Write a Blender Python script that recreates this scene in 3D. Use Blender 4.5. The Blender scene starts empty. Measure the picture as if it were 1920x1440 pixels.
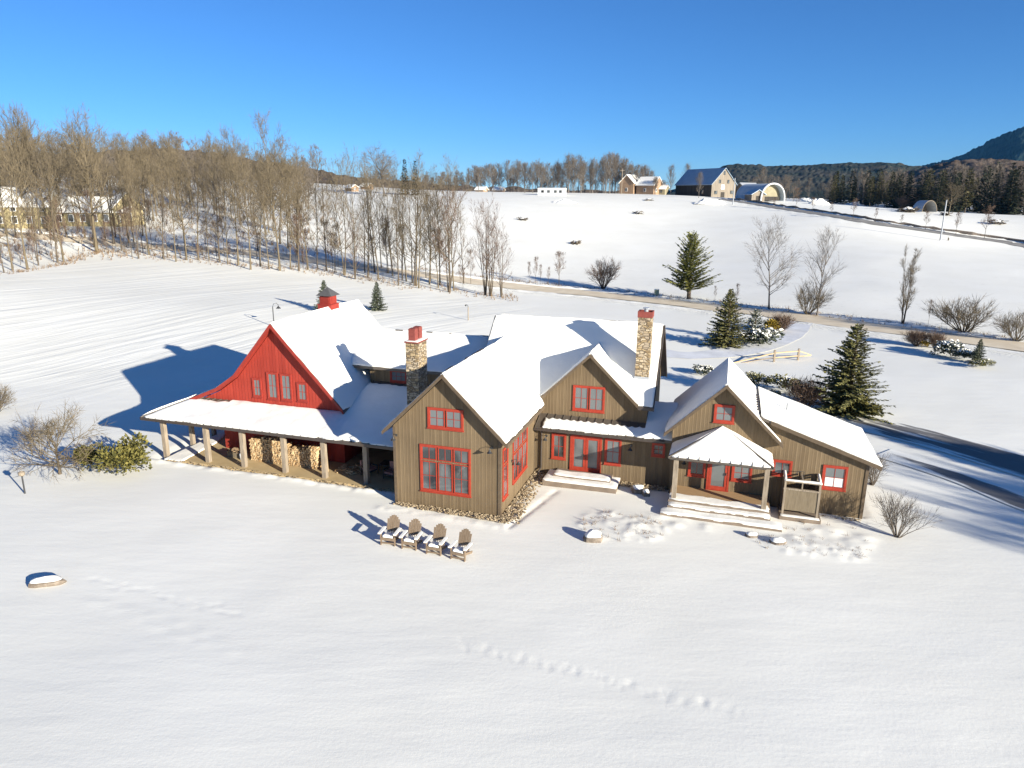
import bpy, math, random
import numpy as np
from mathutils import Vector, Matrix

SC = bpy.context.scene
COL = SC.collection
R = math.radians

# ------------------------------------------------------------------ camera
FPX, PITCH, ROLL, CAMH = 1333.0, R(14.73), R(.553), 16.0
CAM = np.array([0, 0, CAMH])
_f = np.array([0, math.cos(PITCH), -math.sin(PITCH)])
_u0 = np.array([0, math.sin(PITCH), math.cos(PITCH)])
_r0 = np.array([1.0, 0, 0])
_r = _r0 * math.cos(ROLL) + _u0 * math.sin(ROLL)
_u = -_r0 * math.sin(ROLL) + _u0 * math.cos(ROLL)
cd = bpy.data.cameras.new('camera')
cam = bpy.data.objects.new('camera', cd)
COL.objects.link(cam)
cd.sensor_width = 36
cd.lens = FPX / 1920 * 36
cd.clip_start, cd.clip_end = .5, 20000
cam.matrix_world = Matrix(((_r[0], _u[0], -_f[0], 0), (_r[1], _u[1], -_f[1], 0), (_r[2], _u[2], -_f[2], CAMH), (0, 0, 0, 1)))
SC.camera = cam

# ------------------------------------------------------------------ light
SUN_EL = R(15.5)
SUN_XY = np.array([.715, -.700])                 # horizontal direction towards the sun
SUN_STRENGTH, SKY_STRENGTH, EXPOSURE = 4.1, .057, 1.42
world = bpy.data.worlds.new('World')
SC.world = world
world.use_nodes = True
wn = world.node_tree
bg = wn.nodes['Background']
sky = wn.nodes.new('ShaderNodeTexSky')
sky.sky_type = 'NISHITA'
sky.sun_disc = False
sky.sun_elevation = SUN_EL
sky.sun_rotation = math.atan2(SUN_XY[0], SUN_XY[1])
sky.altitude = 300
sky.air_density = .85
sky.dust_density = .0
sky.ozone_density = 8.5
bg.inputs['Strength'].default_value = SKY_STRENGTH
wn.links.new(sky.outputs[0], bg.inputs['Color'])
sl = bpy.data.lights.new('sun', 'SUN')
sl.energy, sl.angle, sl.color = SUN_STRENGTH, R(.5), (1, .95, .84)
sun = bpy.data.objects.new('sun', sl)
COL.objects.link(sun)
sd = Vector((SUN_XY[0] * math.cos(SUN_EL), SUN_XY[1] * math.cos(SUN_EL), math.sin(SUN_EL)))
sun.rotation_euler = sd.to_track_quat('Z', 'Y').to_euler()
sun.location = (60, -60, 60)
SC.view_settings.view_transform = 'Standard'
SC.view_settings.look = 'None'
SC.view_settings.exposure = EXPOSURE
SC.view_settings.gamma = 1

# ------------------------------------------------------------------ helpers
def ray(px, py):
    return _r * ((px - 960) / FPX) + _u * ((720 - py) / FPX) + _f

def along(px, py, D):
    """point on the ray at horizontal distance D from the camera"""
    d = ray(px, py)
    return CAM + d * (D / math.hypot(d[0], d[1]))

def depth(p):
    return float((np.asarray(p) - CAM) @ _f)

YAW = R(16.89)
HU = np.array([math.cos(YAW), -math.sin(YAW), 0])
HV = np.array([math.sin(YAW), math.cos(YAW), 0])
HO = np.array([-.54, 33.76, 0])
def hw(a, b, c=0):
    return HO + a * HU + b * HV + np.array([0, 0, c])

class MB:
    def __init__(s):
        s.v, s.f = [], []
    def add(s, vs, fs):
        o = len(s.v)
        s.v += [tuple(map(float, p)) for p in vs]
        s.f += [tuple(i + o for i in q) for q in fs]
        return s
    def box(s, x0, y0, z0, x1, y1, z1, m=None):
        c = [(x0, y0, z0), (x1, y0, z0), (x1, y1, z0), (x0, y1, z0), (x0, y0, z1), (x1, y0, z1), (x1, y1, z1), (x0, y1, z1)]
        if m: c = [m(*p) for p in c]
        return s.add(c, [(3, 2, 1, 0), (4, 5, 6, 7), (0, 1, 5, 4), (1, 2, 6, 5), (2, 3, 7, 6), (3, 0, 4, 7)])
    def prism(s, poly, y0, y1, m=None):
        """poly of (x,z) extruded along y"""
        n = len(poly)
        m = m or (lambda x, y, z: (x, y, z))
        return s.add([m(x, y0, z) for x, z in poly] + [m(x, y1, z) for x, z in poly],
                     [tuple(range(n)), tuple(range(2 * n - 1, n - 1, -1))] + [(i, i + n, (i + 1) % n + n, (i + 1) % n) for i in range(n)])
    def slab(s, pts, th):
        """polygon of top corners (x,y,z), thickened straight down"""
        n = len(pts)
        return s.add(list(pts) + [(x, y, z - th) for x, y, z in pts],
                     [tuple(range(n)), tuple(range(2 * n - 1, n - 1, -1))] + [((i + 1) % n, i, i + n, (i + 1) % n + n) for i in range(n)])
    def bar(s, a, b, w, h=None):
        """square bar from a to b"""
        a, b = Vector(a), Vector(b)
        h = h or w
        d = (b - a).normalized()
        up = Vector((0, 0, 1)) if abs(d.z) < .95 else Vector((0, 1, 0))
        x = d.cross(up).normalized()
        y = x.cross(d)
        c = [p + x * i * w / 2 + y * j * h / 2 for p in (a, b) for i, j in ((-1, -1), (1, -1), (1, 1), (-1, 1))]
        return s.add(c, [(3, 2, 1, 0), (4, 5, 6, 7), (0, 1, 5, 4), (1, 2, 6, 5), (2, 3, 7, 6), (3, 0, 4, 7)])
    def tube(s, pts, rad, n=6, cap=False):
        pts = [Vector(p) for p in pts]
        vs, fs = [], []
        for i, p in enumerate(pts):
            d = (pts[min(i + 1, len(pts) - 1)] - pts[max(i - 1, 0)]).normalized()
            ref = Vector((1, 0, 0)) if abs(d.x) < .9 else Vector((0, 1, 0))
            x = d.cross(ref).normalized()
            y = d.cross(x)
            for k in range(n):
                a = 2 * math.pi * k / n
                vs.append(p + (x * math.cos(a) + y * math.sin(a)) * rad[i])
        for i in range(len(pts) - 1):
            for k in range(n):
                fs.append((i * n + k, i * n + (k + 1) % n, (i + 1) * n + (k + 1) % n, (i + 1) * n + k))
        if cap:
            fs.append(tuple(range(n - 1, -1, -1)))
            fs.append(tuple((len(pts) - 1) * n + k for k in range(n)))
        return s.add(vs, fs)
    def mesh(s, name, mat, smooth=False):
        me = bpy.data.meshes.new(name)
        me.from_pydata(s.v, [], s.f)
        if mat: me.materials.append(mat)
        if smooth:
            me.polygons.foreach_set('use_smooth', [True] * len(me.polygons))
        me.update()
        return me

def link(name, me, parent=None):
    o = bpy.data.objects.new(name, me)
    COL.objects.link(o)
    if parent: o.parent = parent
    return o
def part(name, mb, mat, parent=None, smooth=False, label=None):
    o = link(name, mb.mesh(name, mat, smooth), parent)
    if label: o['label'] = label
    return o
def tag(o, label=None, cat=None, group=None, kind=None):
    if label: o['label'] = label
    if cat: o['category'] = cat
    if group: o['group'] = group
    if kind: o['kind'] = kind
    return o
def thing(name, label, cat, loc=(0, 0, 0), rz=0, group=None):
    o = link(name, None)
    o.location = tuple(map(float, loc))
    o.rotation_euler = (0, 0, rz)
    return tag(o, label, cat, group)
def dup(o, parent=None):
    c = o.copy()
    COL.objects.link(c)
    if parent: c.parent = parent
    for ch in list(o.children): dup(ch, c)
    return c

# ------------------------------------------------------------------ materials
def nd(nt, typ, **kw):
    n = nt.nodes.new(typ)
    for k, v in kw.items():
        if k in n.inputs: n.inputs[k].default_value = v
        else: setattr(n, k, v)
    return n
def mat(name, c1, c2=None, rough=.8, scale=4.0, bump=0.0, bscale=None, spec=.3, detail=4, coord='Object', stretch=None, island=False, dist=.02, lo=.3, hi=.7, sss=0):
    m = bpy.data.materials.new(name)
    m.use_nodes = True
    nt = m.node_tree
    b = nt.nodes['Principled BSDF']
    b.inputs['Roughness'].default_value = rough
    b.inputs['Specular IOR Level'].default_value = spec
    b.inputs['Base Color'].default_value = (*c1, 1)
    tc = nd(nt, 'ShaderNodeTexCoord')
    mp = nd(nt, 'ShaderNodeMapping')
    if stretch: mp.inputs['Scale'].default_value = stretch
    nt.links.new(tc.outputs[coord], mp.inputs[0])
    if c2:
        cr = nd(nt, 'ShaderNodeValToRGB')
        cr.color_ramp.elements[0].position, cr.color_ramp.elements[1].position = lo, hi
        cr.color_ramp.elements[0].color, cr.color_ramp.elements[1].color = (*c1, 1), (*c2, 1)
        if island:
            g = nd(nt, 'ShaderNodeNewGeometry')
            cr.color_ramp.elements[0].position, cr.color_ramp.elements[1].position = 0, 1
            nt.links.new(g.outputs['Random Per Island'], cr.inputs[0])
        else:
            n = nd(nt, 'ShaderNodeTexNoise', Scale=scale, Detail=detail)
            nt.links.new(mp.outputs[0], n.inputs['Vector'])
            nt.links.new(n.outputs[0], cr.inputs[0])
        nt.links.new(cr.outputs[0], b.inputs['Base Color'])
    if bump:
        n2 = nd(nt, 'ShaderNodeTexNoise', Scale=bscale or scale, Detail=6)
        nt.links.new(mp.outputs[0], n2.inputs['Vector'])
        bp = nd(nt, 'ShaderNodeBump', Strength=bump, Distance=dist)
        nt.links.new(n2.outputs[0], bp.inputs['Height'])
        nt.links.new(bp.outputs[0], b.inputs['Normal'])
    return m

def siding(name, c1, c2, pitch=.2, batten=True):
    """vertical boards: stripes run along x+y of the house's own axes"""
    m = bpy.data.materials.new(name)
    m.use_nodes = True
    nt = m.node_tree
    L = nt.links.new
    b = nt.nodes['Principled BSDF']
    b.inputs['Roughness'].default_value = .75
    b.inputs['Specular IOR Level'].default_value = .25
    tc = nd(nt, 'ShaderNodeTexCoord')
    sp = nd(nt, 'ShaderNodeSeparateXYZ')
    L(tc.outputs['Object'], sp.inputs[0])
    ad = nd(nt, 'ShaderNodeMath', operation='ADD')
    L(sp.outputs[0], ad.inputs[0]); L(sp.outputs[1], ad.inputs[1])
    dv = nd(nt, 'ShaderNodeMath', operation='DIVIDE')
    dv.inputs[1].default_value = pitch
    L(ad.outputs[0], dv.inputs[0])
    fl = nd(nt, 'ShaderNodeMath', operation='FLOOR')
    L(dv.outputs[0], fl.inputs[0])
    fr = nd(nt, 'ShaderNodeMath', operation='FRACT')
    L(dv.outputs[0], fr.inputs[0])
    wn_ = nd(nt, 'ShaderNodeTexWhiteNoise', noise_dimensions='1D')
    L(fl.outputs[0], wn_.inputs['W'])
    # streaky grain, stretched down the board
    mp = nd(nt, 'ShaderNodeMapping')
    mp.inputs['Scale'].default_value = (9, 9, .7)
    L(tc.outputs['Object'], mp.inputs[0])
    no = nd(nt, 'ShaderNodeTexNoise', Scale=1.6, Detail=5)
    L(mp.outputs[0], no.inputs['Vector'])
    mx = nd(nt, 'ShaderNodeMath', operation='MULTIPLY_ADD')
    mx.inputs[1].default_value = .45
    L(wn_.outputs[0], mx.inputs[0])
    m2 = nd(nt, 'ShaderNodeMath', operation='MULTIPLY')
    m2.inputs[1].default_value = .8
    L(no.outputs[0], m2.inputs[0]); L(m2.outputs[0], mx.inputs[2])
    cr = nd(nt, 'ShaderNodeValToRGB')
    cr.color_ramp.elements[0].position, cr.color_ramp.elements[1].position = .2, .85
    cr.color_ramp.elements[0].color, cr.color_ramp.elements[1].color = (*c1, 1), (*c2, 1)
    L(mx.outputs[0], cr.inputs[0])
    ws_ = nd(nt, 'ShaderNodeTexNoise', Scale=.45, Detail=4)
    L(tc.outputs['Object'], ws_.inputs['Vector'])
    wr_ = nd(nt, 'ShaderNodeMapRange')
    wr_.inputs['From Min'].default_value, wr_.inputs['From Max'].default_value = .3, .7
    wr_.inputs['To Min'].default_value, wr_.inputs['To Max'].default_value = .84, 1.14
    L(ws_.outputs[0], wr_.inputs[0])
    wm_ = nd(nt, 'ShaderNodeVectorMath', operation='SCALE')
    L(cr.outputs[0], wm_.inputs[0]); L(wr_.outputs[0], wm_.inputs['Scale'])
    L(wm_.outputs[0], b.inputs['Base Color'])
    # the batten (or gap) at each joint as relief
    lt = nd(nt, 'ShaderNodeValToRGB')
    lt.color_ramp.interpolation = 'LINEAR'
    e = lt.color_ramp.elements
    e[0].position, e[1].position = .0, .30
    if batten:
        e[0].color = (1, 1, 1, 1); e[1].color = (0, 0, 0, 1)
        a = e.new(.22); a.color = (1, 1, 1, 1)
        a = e.new(.95); a.color = (0, 0, 0, 1)
    else:
        e[0].color = (0, 0, 0, 1); e[1].color = (1, 1, 1, 1)
        e[1].position = .14
        a = e.new(.07); a.color = (.0, .0, .0, 1)
    L(fr.outputs[0], lt.inputs[0])
    bp = nd(nt, 'ShaderNodeBump', Strength=.6, Distance=.02)
    L(lt.outputs[0], bp.inputs['Height'])
    L(bp.outputs[0], b.inputs['Normal'])
    return m

def stone(name):
    m = bpy.data.materials.new(name)
    m.use_nodes = True
    nt = m.node_tree
    L = nt.links.new
    b = nt.nodes['Principled BSDF']
    b.inputs['Roughness'].default_value = .85
    b.inputs['Specular IOR Level'].default_value = .2
    tc = nd(nt, 'ShaderNodeTexCoord')
    mp = nd(nt, 'ShaderNodeMapping')
    mp.inputs['Scale'].default_value = (3.6, 3.6, 7.5)
    nz = nd(nt, 'ShaderNodeTexNoise', Scale=2.2, Detail=2)
    L(tc.outputs['Object'], nz.inputs['Vector'])
    mxv = nd(nt, 'ShaderNodeMixRGB', blend_type='LINEAR_LIGHT')
    mxv.inputs[0].default_value = .09
    L(tc.outputs['Object'], mxv.inputs[1]); L(nz.outputs['Color'], mxv.inputs[2])
    L(mxv.outputs[0], mp.inputs[0])
    vo = nd(nt, 'ShaderNodeTexVoronoi', distance='CHEBYCHEV', Scale=1.0)
    L(mp.outputs[0], vo.inputs['Vector'])
    cr = nd(nt, 'ShaderNodeValToRGB')
    e = cr.color_ramp.elements
    e[0].position, e[1].position = .1, .95
    e[0].color, e[1].color = (.25, .175, .095, 1), (.52, .42, .28, 1)
    a = e.new(.35); a.color = (.42, .31, .17, 1)
    a = e.new(.6); a.color = (.34, .27, .19, 1)
    sp = nd(nt, 'ShaderNodeSeparateColor')
    L(vo.outputs['Color'], sp.inputs[0]); L(sp.outputs[0], cr.inputs[0])
    v2 = nd(nt, 'ShaderNodeTexVoronoi', distance='CHEBYCHEV', feature='F2', Scale=1.0)
    L(mp.outputs[0], v2.inputs['Vector'])
    df = nd(nt, 'ShaderNodeMath', operation='SUBTRACT')
    L(v2.outputs['Distance'], df.inputs[0]); L(vo.outputs['Distance'], df.inputs[1])
    jt = nd(nt, 'ShaderNodeMapRange')
    jt.inputs['From Max'].default_value = .16
    L(df.outputs[0], jt.inputs[0])
    mj = nd(nt, 'ShaderNodeMixRGB')
    mj.inputs[1].default_value = (.13, .10, .07, 1)
    L(jt.outputs[0], mj.inputs[0]); L(cr.outputs[0], mj.inputs[2])
    L(mj.outputs[0], b.inputs['Base Color'])
    n2 = nd(nt, 'ShaderNodeTexNoise', Scale=14, Detail=5)
    L(tc.outputs['Object'], n2.inputs['Vector'])
    hm = nd(nt, 'ShaderNodeMath', operation='MULTIPLY_ADD')
    hm.inputs[1].default_value = .4
    L(n2.outputs[0], hm.inputs[0]); L(jt.outputs[0], hm.inputs[2])
    bp = nd(nt, 'ShaderNodeBump', Strength=1, Distance=.04)
    L(hm.outputs[0], bp.inputs['Height']); L(bp.outputs[0], b.inputs['Normal'])
    return m

def snow_ground():
    m = bpy.data.materials.new('snow_ground')
    m.use_nodes = True
    nt = m.node_tree
    L = nt.links.new
    b = nt.nodes['Principled BSDF']
    b.inputs['Roughness'].default_value = .6
    b.inputs['Specular IOR Level'].default_value = .15
    tc = nd(nt, 'ShaderNodeTexCoord')
    n1 = nd(nt, 'ShaderNodeTexNoise', Scale=.12, Detail=5)
    L(tc.outputs['Object'], n1.inputs['Vector'])
    cr = nd(nt, 'ShaderNodeValToRGB')
    cr.color_ramp.elements[0].position, cr.color_ramp.elements[1].position = .35, .7
    cr.color_ramp.elements[0].color, cr.color_ramp.elements[1].color = (.84, .81, .715, 1), (.89, .862, .77, 1)
    L(n1.outputs[0], cr.inputs[0])
    # stubble, clods and grass tips poking through in the field beyond the road (vertex attribute says where)
    at = nd(nt, 'ShaderNodeAttribute', attribute_name='stubble')
    ns = nd(nt, 'ShaderNodeTexNoise', Scale=1.1, Detail=6, Roughness=.75)
    mpn = nd(nt, 'ShaderNodeMapping')
    mpn.inputs['Scale'].default_value = (.55, 1.3, 1)
    L(tc.outputs['Object'], mpn.inputs[0]); L(mpn.outputs[0], ns.inputs['Vector'])
    th = nd(nt, 'ShaderNodeMapRange')
    th.inputs['From Min'].default_value, th.inputs['From Max'].default_value = .60, .72
    L(ns.outputs[0], th.inputs[0])
    mu = nd(nt, 'ShaderNodeMath', operation='MULTIPLY')
    L(at.outputs['Fac'], mu.inputs[0]); L(th.outputs[0], mu.inputs[1])
    mx = nd(nt, 'ShaderNodeMixRGB')
    mx.inputs[2].default_value = (.42, .37, .29, 1)
    L(mu.outputs[0], mx.inputs[0]); L(cr.outputs[0], mx.inputs[1])
    L(mx.outputs[0], b.inputs['Base Color'])
    # relief: soft wind ripples, fine grain, and the plough rows of the field beside the barn
    mp = nd(nt, 'ShaderNodeMapping')
    mp.inputs['Rotation'].default_value = (0, 0, R(20))
    mp.inputs['Scale'].default_value = (.28, 1.0, 1)
    L(tc.outputs['Object'], mp.inputs[0])
    n2 = nd(nt, 'ShaderNodeTexNoise', Scale=.9, Detail=5, Roughness=.55)
    L(mp.outputs[0], n2.inputs['Vector'])
    n3 = nd(nt, 'ShaderNodeTexNoise', Scale=7, Detail=5, Roughness=.6)
    L(tc.outputs['Object'], n3.inputs['Vector'])
    b1 = nd(nt, 'ShaderNodeBump', Strength=.3, Distance=.08)
    L(n2.outputs[0], b1.inputs['Height'])
    b2 = nd(nt, 'ShaderNodeBump', Strength=.25, Distance=.02)
    L(n3.outputs[0], b2.inputs['Height']); L(b1.outputs[0], b2.inputs['Normal'])
    ar = nd(nt, 'ShaderNodeAttribute', attribute_name='rows')
    n4 = nd(nt, 'ShaderNodeTexNoise', Scale=1.0, Detail=4, Roughness=.6)
    mr = nd(nt, 'ShaderNodeMapping')
    mr.vector_type = 'TEXTURE'
    mr.inputs['Rotation'].default_value = (0, 0, ROWDIR)
    mr.inputs['Scale'].default_value = (40, 1.7, 1)
    L(tc.outputs['Object'], mr.inputs[0]); L(mr.outputs[0], n4.inputs['Vector'])
    hm = nd(nt, 'ShaderNodeMath', operation='MULTIPLY')
    L(ar.outputs['Fac'], hm.inputs[0]); L(n4.outputs[0], hm.inputs[1])
    b3 = nd(nt, 'ShaderNodeBump', Strength=.7, Distance=.22)
    L(hm.outputs[0], b3.inputs['Height']); L(b2.outputs[0], b3.inputs['Normal'])
    nc = nd(nt, 'ShaderNodeTexNoise', Scale=3.2, Detail=5, Roughness=.7)
    L(tc.outputs['Object'], nc.inputs['Vector'])
    ac = nd(nt, 'ShaderNodeAttribute', attribute_name='clods')
    hc = nd(nt, 'ShaderNodeMath', operation='MULTIPLY')
    L(ac.outputs['Fac'], hc.inputs[0]); L(nc.outputs[0], hc.inputs[1])
    b4 = nd(nt, 'ShaderNodeBump', Strength=1, Distance=.35)
    L(hc.outputs[0], b4.inputs['Height']); L(b3.outputs[0], b4.inputs['Normal'])
    L(b4.outputs[0], b.inputs['Normal'])
    return m
ROWDIR = 0.0

M = {}
M['snow'] = mat('roof_snow', (.87, .84, .755), (.90, .87, .79), rough=.6, scale=1.2, bump=.35, bscale=3.0, spec=.15, dist=.05)
M['brown'] = siding('brown_board_siding', (.128, .088, .048), (.176, .125, .070))
M['red'] = siding('red_board_siding', (.27, .030, .018), (.35, .044, .026), pitch=.22, batten=False)
M['trim'] = mat('brown_trim', (.095, .066, .040), (.125, .09, .056), rough=.6, scale=6)
M['dark_trim'] = mat('dark_brown_metal', (.050, .038, .030), (.065, .05, .04), rough=.45, scale=3, spec=.5)
M['soffit'] = mat('soffit_boards', (.16, .12, .075), (.2, .15, .095), scale=5)
M['redtrim'] = mat('red_window_paint', (.29, .034, .017), (.35, .045, .023), rough=.5, scale=5)
M['redtrim_dark'] = mat('barn_red_paint', (.24, .028, .018), (.30, .038, .025), rough=.55, scale=5)
M['roofmetal'] = mat('brown_seam_roof', (.085, .068, .052), (.11, .09, .07), rough=.42, scale=2, spec=.5)
M['slate'] = mat('cupola_grey_roof', (.075, .072, .07), (.1, .095, .09), rough=.5, scale=5)
M['glass'] = mat('window_glass', (.125, .135, .132), (.155, .166, .162), rough=.06, scale=.5, spec=.8)
M['glass2'] = mat('dark_window_glass', (.035, .036, .036), (.125, .133, .13), rough=.05, scale=.55, spec=.8, lo=.42, hi=.58, detail=1, stretch=(1.6, 1.6, 1))
M['stone'] = stone('chimney_stone')
M['clay'] = mat('red_clay_flue', (.19, .045, .034), (.24, .06, .046), scale=8)
M['post'] = mat('weathered_post_wood', (.19, .15, .105), (.34, .275, .20), scale=3, stretch=(6, 6, .6), bump=.3)
M['slab'] = mat('tan_porch_floor', (.44, .32, .16), (.52, .39, .21), scale=1.5, rough=.8)
M['deckwood'] = mat('brown_deck_boards', (.33, .21, .105), (.40, .265, .14), scale=2, stretch=(1, 8, 1))
M['stepwood'] = mat('grey_brown_steps', (.17, .13, .095), (.24, .185, .135), scale=2, stretch=(1, 8, 1))
M['greywood'] = mat('grey_weathered_boards', (.14, .108, .068), (.21, .165, .105), scale=3, stretch=(7, 7, .7))
M['chairwood'] = mat('chair_boards', (.165, .115, .072), (.225, .165, .11), scale=6, stretch=(4, 1, 1))
M['logs'] = mat('split_firewood', (.36, .22, .10), (.62, .46, .26), island=True)
M['rock'] = mat('field_rock', (.13, .10, .075), (.27, .22, .17), scale=3, bump=.8, dist=.08)
M['pebble'] = mat('river_pebble', (.13, .09, .05), (.44, .34, .21), island=True)
M['bark'] = mat('tree_bark', (.065, .05, .034), (.13, .10, .068), scale=5, stretch=(1, 1, .3))
M['barkgold'] = mat('sunny_bark', (.095, .073, .043), (.18, .14, .083), scale=4, stretch=(1, 1, .3))
M['barkgrey'] = mat('grey_bark', (.11, .092, .075), (.19, .165, .138), scale=4)
M['twig'] = mat('brown_twig', (.095, .073, .043), (.168, .130, .078), scale=.7)
M['twigred'] = mat('reddish_twig', (.105, .066, .044), (.16, .105, .07), scale=.7)
M['twiggrey'] = mat('grey_twig', (.10, .08, .06), (.165, .135, .105), scale=.7)
M['spruce'] = mat('spruce_needles', (.062, .068, .024), (.23, .205, .07), scale=1.4, island=True)
M['bluespruce'] = mat('blue_spruce_needles', (.045, .06, .04), (.13, .14, .085), island=True)
M['pine'] = mat('pine_needles', (.09, .105, .028), (.30, .28, .07), island=True)
M['juniper'] = mat('olive_juniper', (.055, .058, .016), (.185, .155, .036), island=True)
M['gold'] = mat('golden_shrub', (.16, .11, .015), (.36, .25, .03), island=True)
M['darkconifer'] = mat('far_conifer_needles', (.010, .016, .010), (.045, .05, .022), island=True)
M['oliveconifer'] = mat('olive_conifer_needles', (.05, .052, .02), (.12, .105, .042), island=True)
M['road'] = mat('sandy_gravel_road', (.62, .51, .36), (.76, .65, .48), scale=.6, detail=6, bump=.3, bscale=6)
M['greyroad'] = mat('grey_road', (.17, .16, .145), (.30, .28, .25), scale=.5, detail=6)
M['pack'] = mat('packed_snow_drive', (.60, .60, .60), (.78, .78, .78), scale=.5, stretch=(1, 1, 1), bump=.4, bscale=3, dist=.05)
M['metal'] = mat('dark_metal', (.035, .035, .035), rough=.4, spec=.6)
M['galv'] = mat('galvanised_metal', (.35, .36, .37), rough=.35, spec=.6)
M['white'] = mat('white_paint', (.72, .72, .70), (.78, .78, .76), scale=3)
M['yellow'] = mat('yellow_clapboard', (.30, .245, .125), (.38, .31, .165), scale=2)
M['bluemetal'] = mat('blue_barn_roof', (.24, .32, .39), (.32, .40, .46), rough=.35, scale=.6, spec=.5)
M['tanboards'] = mat('tan_barn_boards', (.17, .14, .105), (.27, .225, .17), scale=.8, stretch=(3, 3, .2))
M['darkboards'] = mat('dark_barn_boards', (.022, .018, .015), (.05, .042, .033), scale=.8, stretch=(3, 3, .2))
M['pinkboards'] = mat('weathered_brown_house', (.26, .165, .10), (.34, .23, .145), scale=1)
M['cushion'] = mat('faded_red_cushion', (.32, .14, .12), (.42, .25, .2), scale=6)
M['litter'] = mat('dry_grass', (.12, .075, .042), (.30, .205, .12), island=True)
M['cream'] = mat('cream_canvas', (.22, .19, .115), (.30, .26, .165), scale=.6)
M['jug'] = mat('white_enamel', (.75, .74, .72), rough=.3)
M['curtain'] = mat('white_curtain', (.62, .63, .58), (.74, .74, .70), scale=9, stretch=(3, 3, .3))

# ------------------------------------------------------------------ terrain
def vnoise(x, y, seed=0):
    x = np.asarray(x, float); y = np.asarray(y, float)
    ix, iy = np.floor(x), np.floor(y)
    fx, fy = x - ix, y - iy
    fx, fy = fx * fx * (3 - 2 * fx), fy * fy * (3 - 2 * fy)
    def h(a, b):
        s = np.sin(a * 127.1 + b * 311.7 + seed * 74.7) * 43758.5453
        return s - np.floor(s)
    return (h(ix, iy) * (1 - fx) + h(ix + 1, iy) * fx) * (1 - fy) + (h(ix, iy + 1) * (1 - fx) + h(ix + 1, iy + 1) * fx) * fy - .5

CP = []
for a, b, c in ((-30, -12, 0), (-12, -14, 0), (8, -14, 0), (25, -12, 0), (-6, 0, .05), (0, 0, 0), (9, 3, 0), (18, 5.5, -.2), (19, 12, -.1), (-22.5, 1.8, 0),
                (-35, 3, -.1), (-44, 16, .3), (-32, 24, 1.0), (-20, 20, .5), (0, 22, 0), (12, 24, 0), (26, 8, -.2), (5, 40, 0), (-15, 40, .9), (-45, 40, 2.4),
                (-60, 10, .5), (0, -40, 0), (-60, -40, 0), (60, -40, 0), (60, 5, 0), (-120, -60, 0), (120, -60, 0), (0, -120, 0), (45, -5, -.2), (-62, -12, .1), (-9, 9, 0), (-16, 9, .1)):
    CP.append(hw(a, b, c))
def at_height(px, py, z):
    d = ray(px, py)
    return CAM + d * ((z - CAMH) / d[2])
for px, py, z in ((0, 510, 3.8), (170, 473, 4.8), (300, 482, 4.4), (530, 505, 3.2), (640, 520, 2.3), (745, 525, 1.9), (840, 545, 1.0), (950, 562, .5),
                  (1100, 550, .3), (1335, 575, .2), (1480, 592, .3), (1700, 622, .4), (1920, 652, .4), (1920, 720, .2), (1700, 700, .1), (1920, 800, 0), (1500, 640, .1),
                  (1000, 540, .5), (1600, 550, 1.3), (1920, 560, 1.6), (1750, 555, 1.4), (1600, 480, 4.0), (1920, 460, 4.9), (1290, 480, 2.6), (1450, 520, 1.6)):
    CP.append(at_height(px, py, z))
for px, py, D in ((1000, 455, 186), (1000, 400, 242), (1000, 371, 292), (1000, 363, 325), (1290, 420, 240), (1290, 369, 318),
                  (1600, 410, 245), (1900, 405, 365), (1700, 393, 350), (1500, 379, 385),
                  (120, 419, 200), (0, 432, 190), (450, 428, 185), (620, 384, 250), (640, 367, 310), (560, 440, 176), (760, 362, 325), (860, 440, 190),
                  (-400, 520, 130), (-400, 420, 220), (2300, 420, 280), (0, 350, 300), (300, 352, 300)):
    CP.append(along(px, py, D))
CP.append(at_height(2300, 640, .3))
for az in (-50, -35, -20, 0, 20, 35, 50):
    for D, z in ((480, 17), (900, 15), (2000, 10), (5000, 5)):
        zz = z + (8 if az < -5 and D == 480 else 0) - (5 if az > 20 and D == 480 else 0)
        CP.append(np.array([D * math.sin(R(az)), D * math.cos(R(az)), zz]))
for az in (90, 130, 180, 230, 270):
    for D in (300, 1500, 5000):
        CP.append(np.array([D * math.sin(R(az)), D * math.cos(R(az)), 0]))
CP = np.array(CP)
def _phi(r):
    r = r / 100
    return np.where(r > 1e-9, r * r * np.log(np.maximum(r, 1e-9)), 0)
_n = len(CP)
_A = np.zeros((_n + 3, _n + 3))
_A[:_n, :_n] = _phi(np.hypot(CP[:, None, 0] - CP[None, :, 0], CP[:, None, 1] - CP[None, :, 1])) + np.eye(_n) * .004
_A[:_n, _n] = 1; _A[:_n, _n + 1:] = CP[:, :2] / 100
_A[_n:, :_n] = _A[:_n, _n:].T
_w = np.linalg.solve(_A, np.concatenate([CP[:, 2], [0, 0, 0]]))
def gbase(x, y):
    x = np.asarray(x, float); y = np.asarray(y, float)
    sh = x.shape
    x, y = x.ravel(), y.ravel()
    out = np.empty(len(x))
    for i in range(0, len(x), 20000):
        a, b = x[i:i + 20000], y[i:i + 20000]
        out[i:i + 20000] = _phi(np.hypot(a[:, None] - CP[None, :, 0], b[:, None] - CP[None, :, 1])) @ _w[:_n] + _w[_n] + _w[_n + 1] * a / 100 + _w[_n + 2] * b / 100
    return out.reshape(sh)

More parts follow.
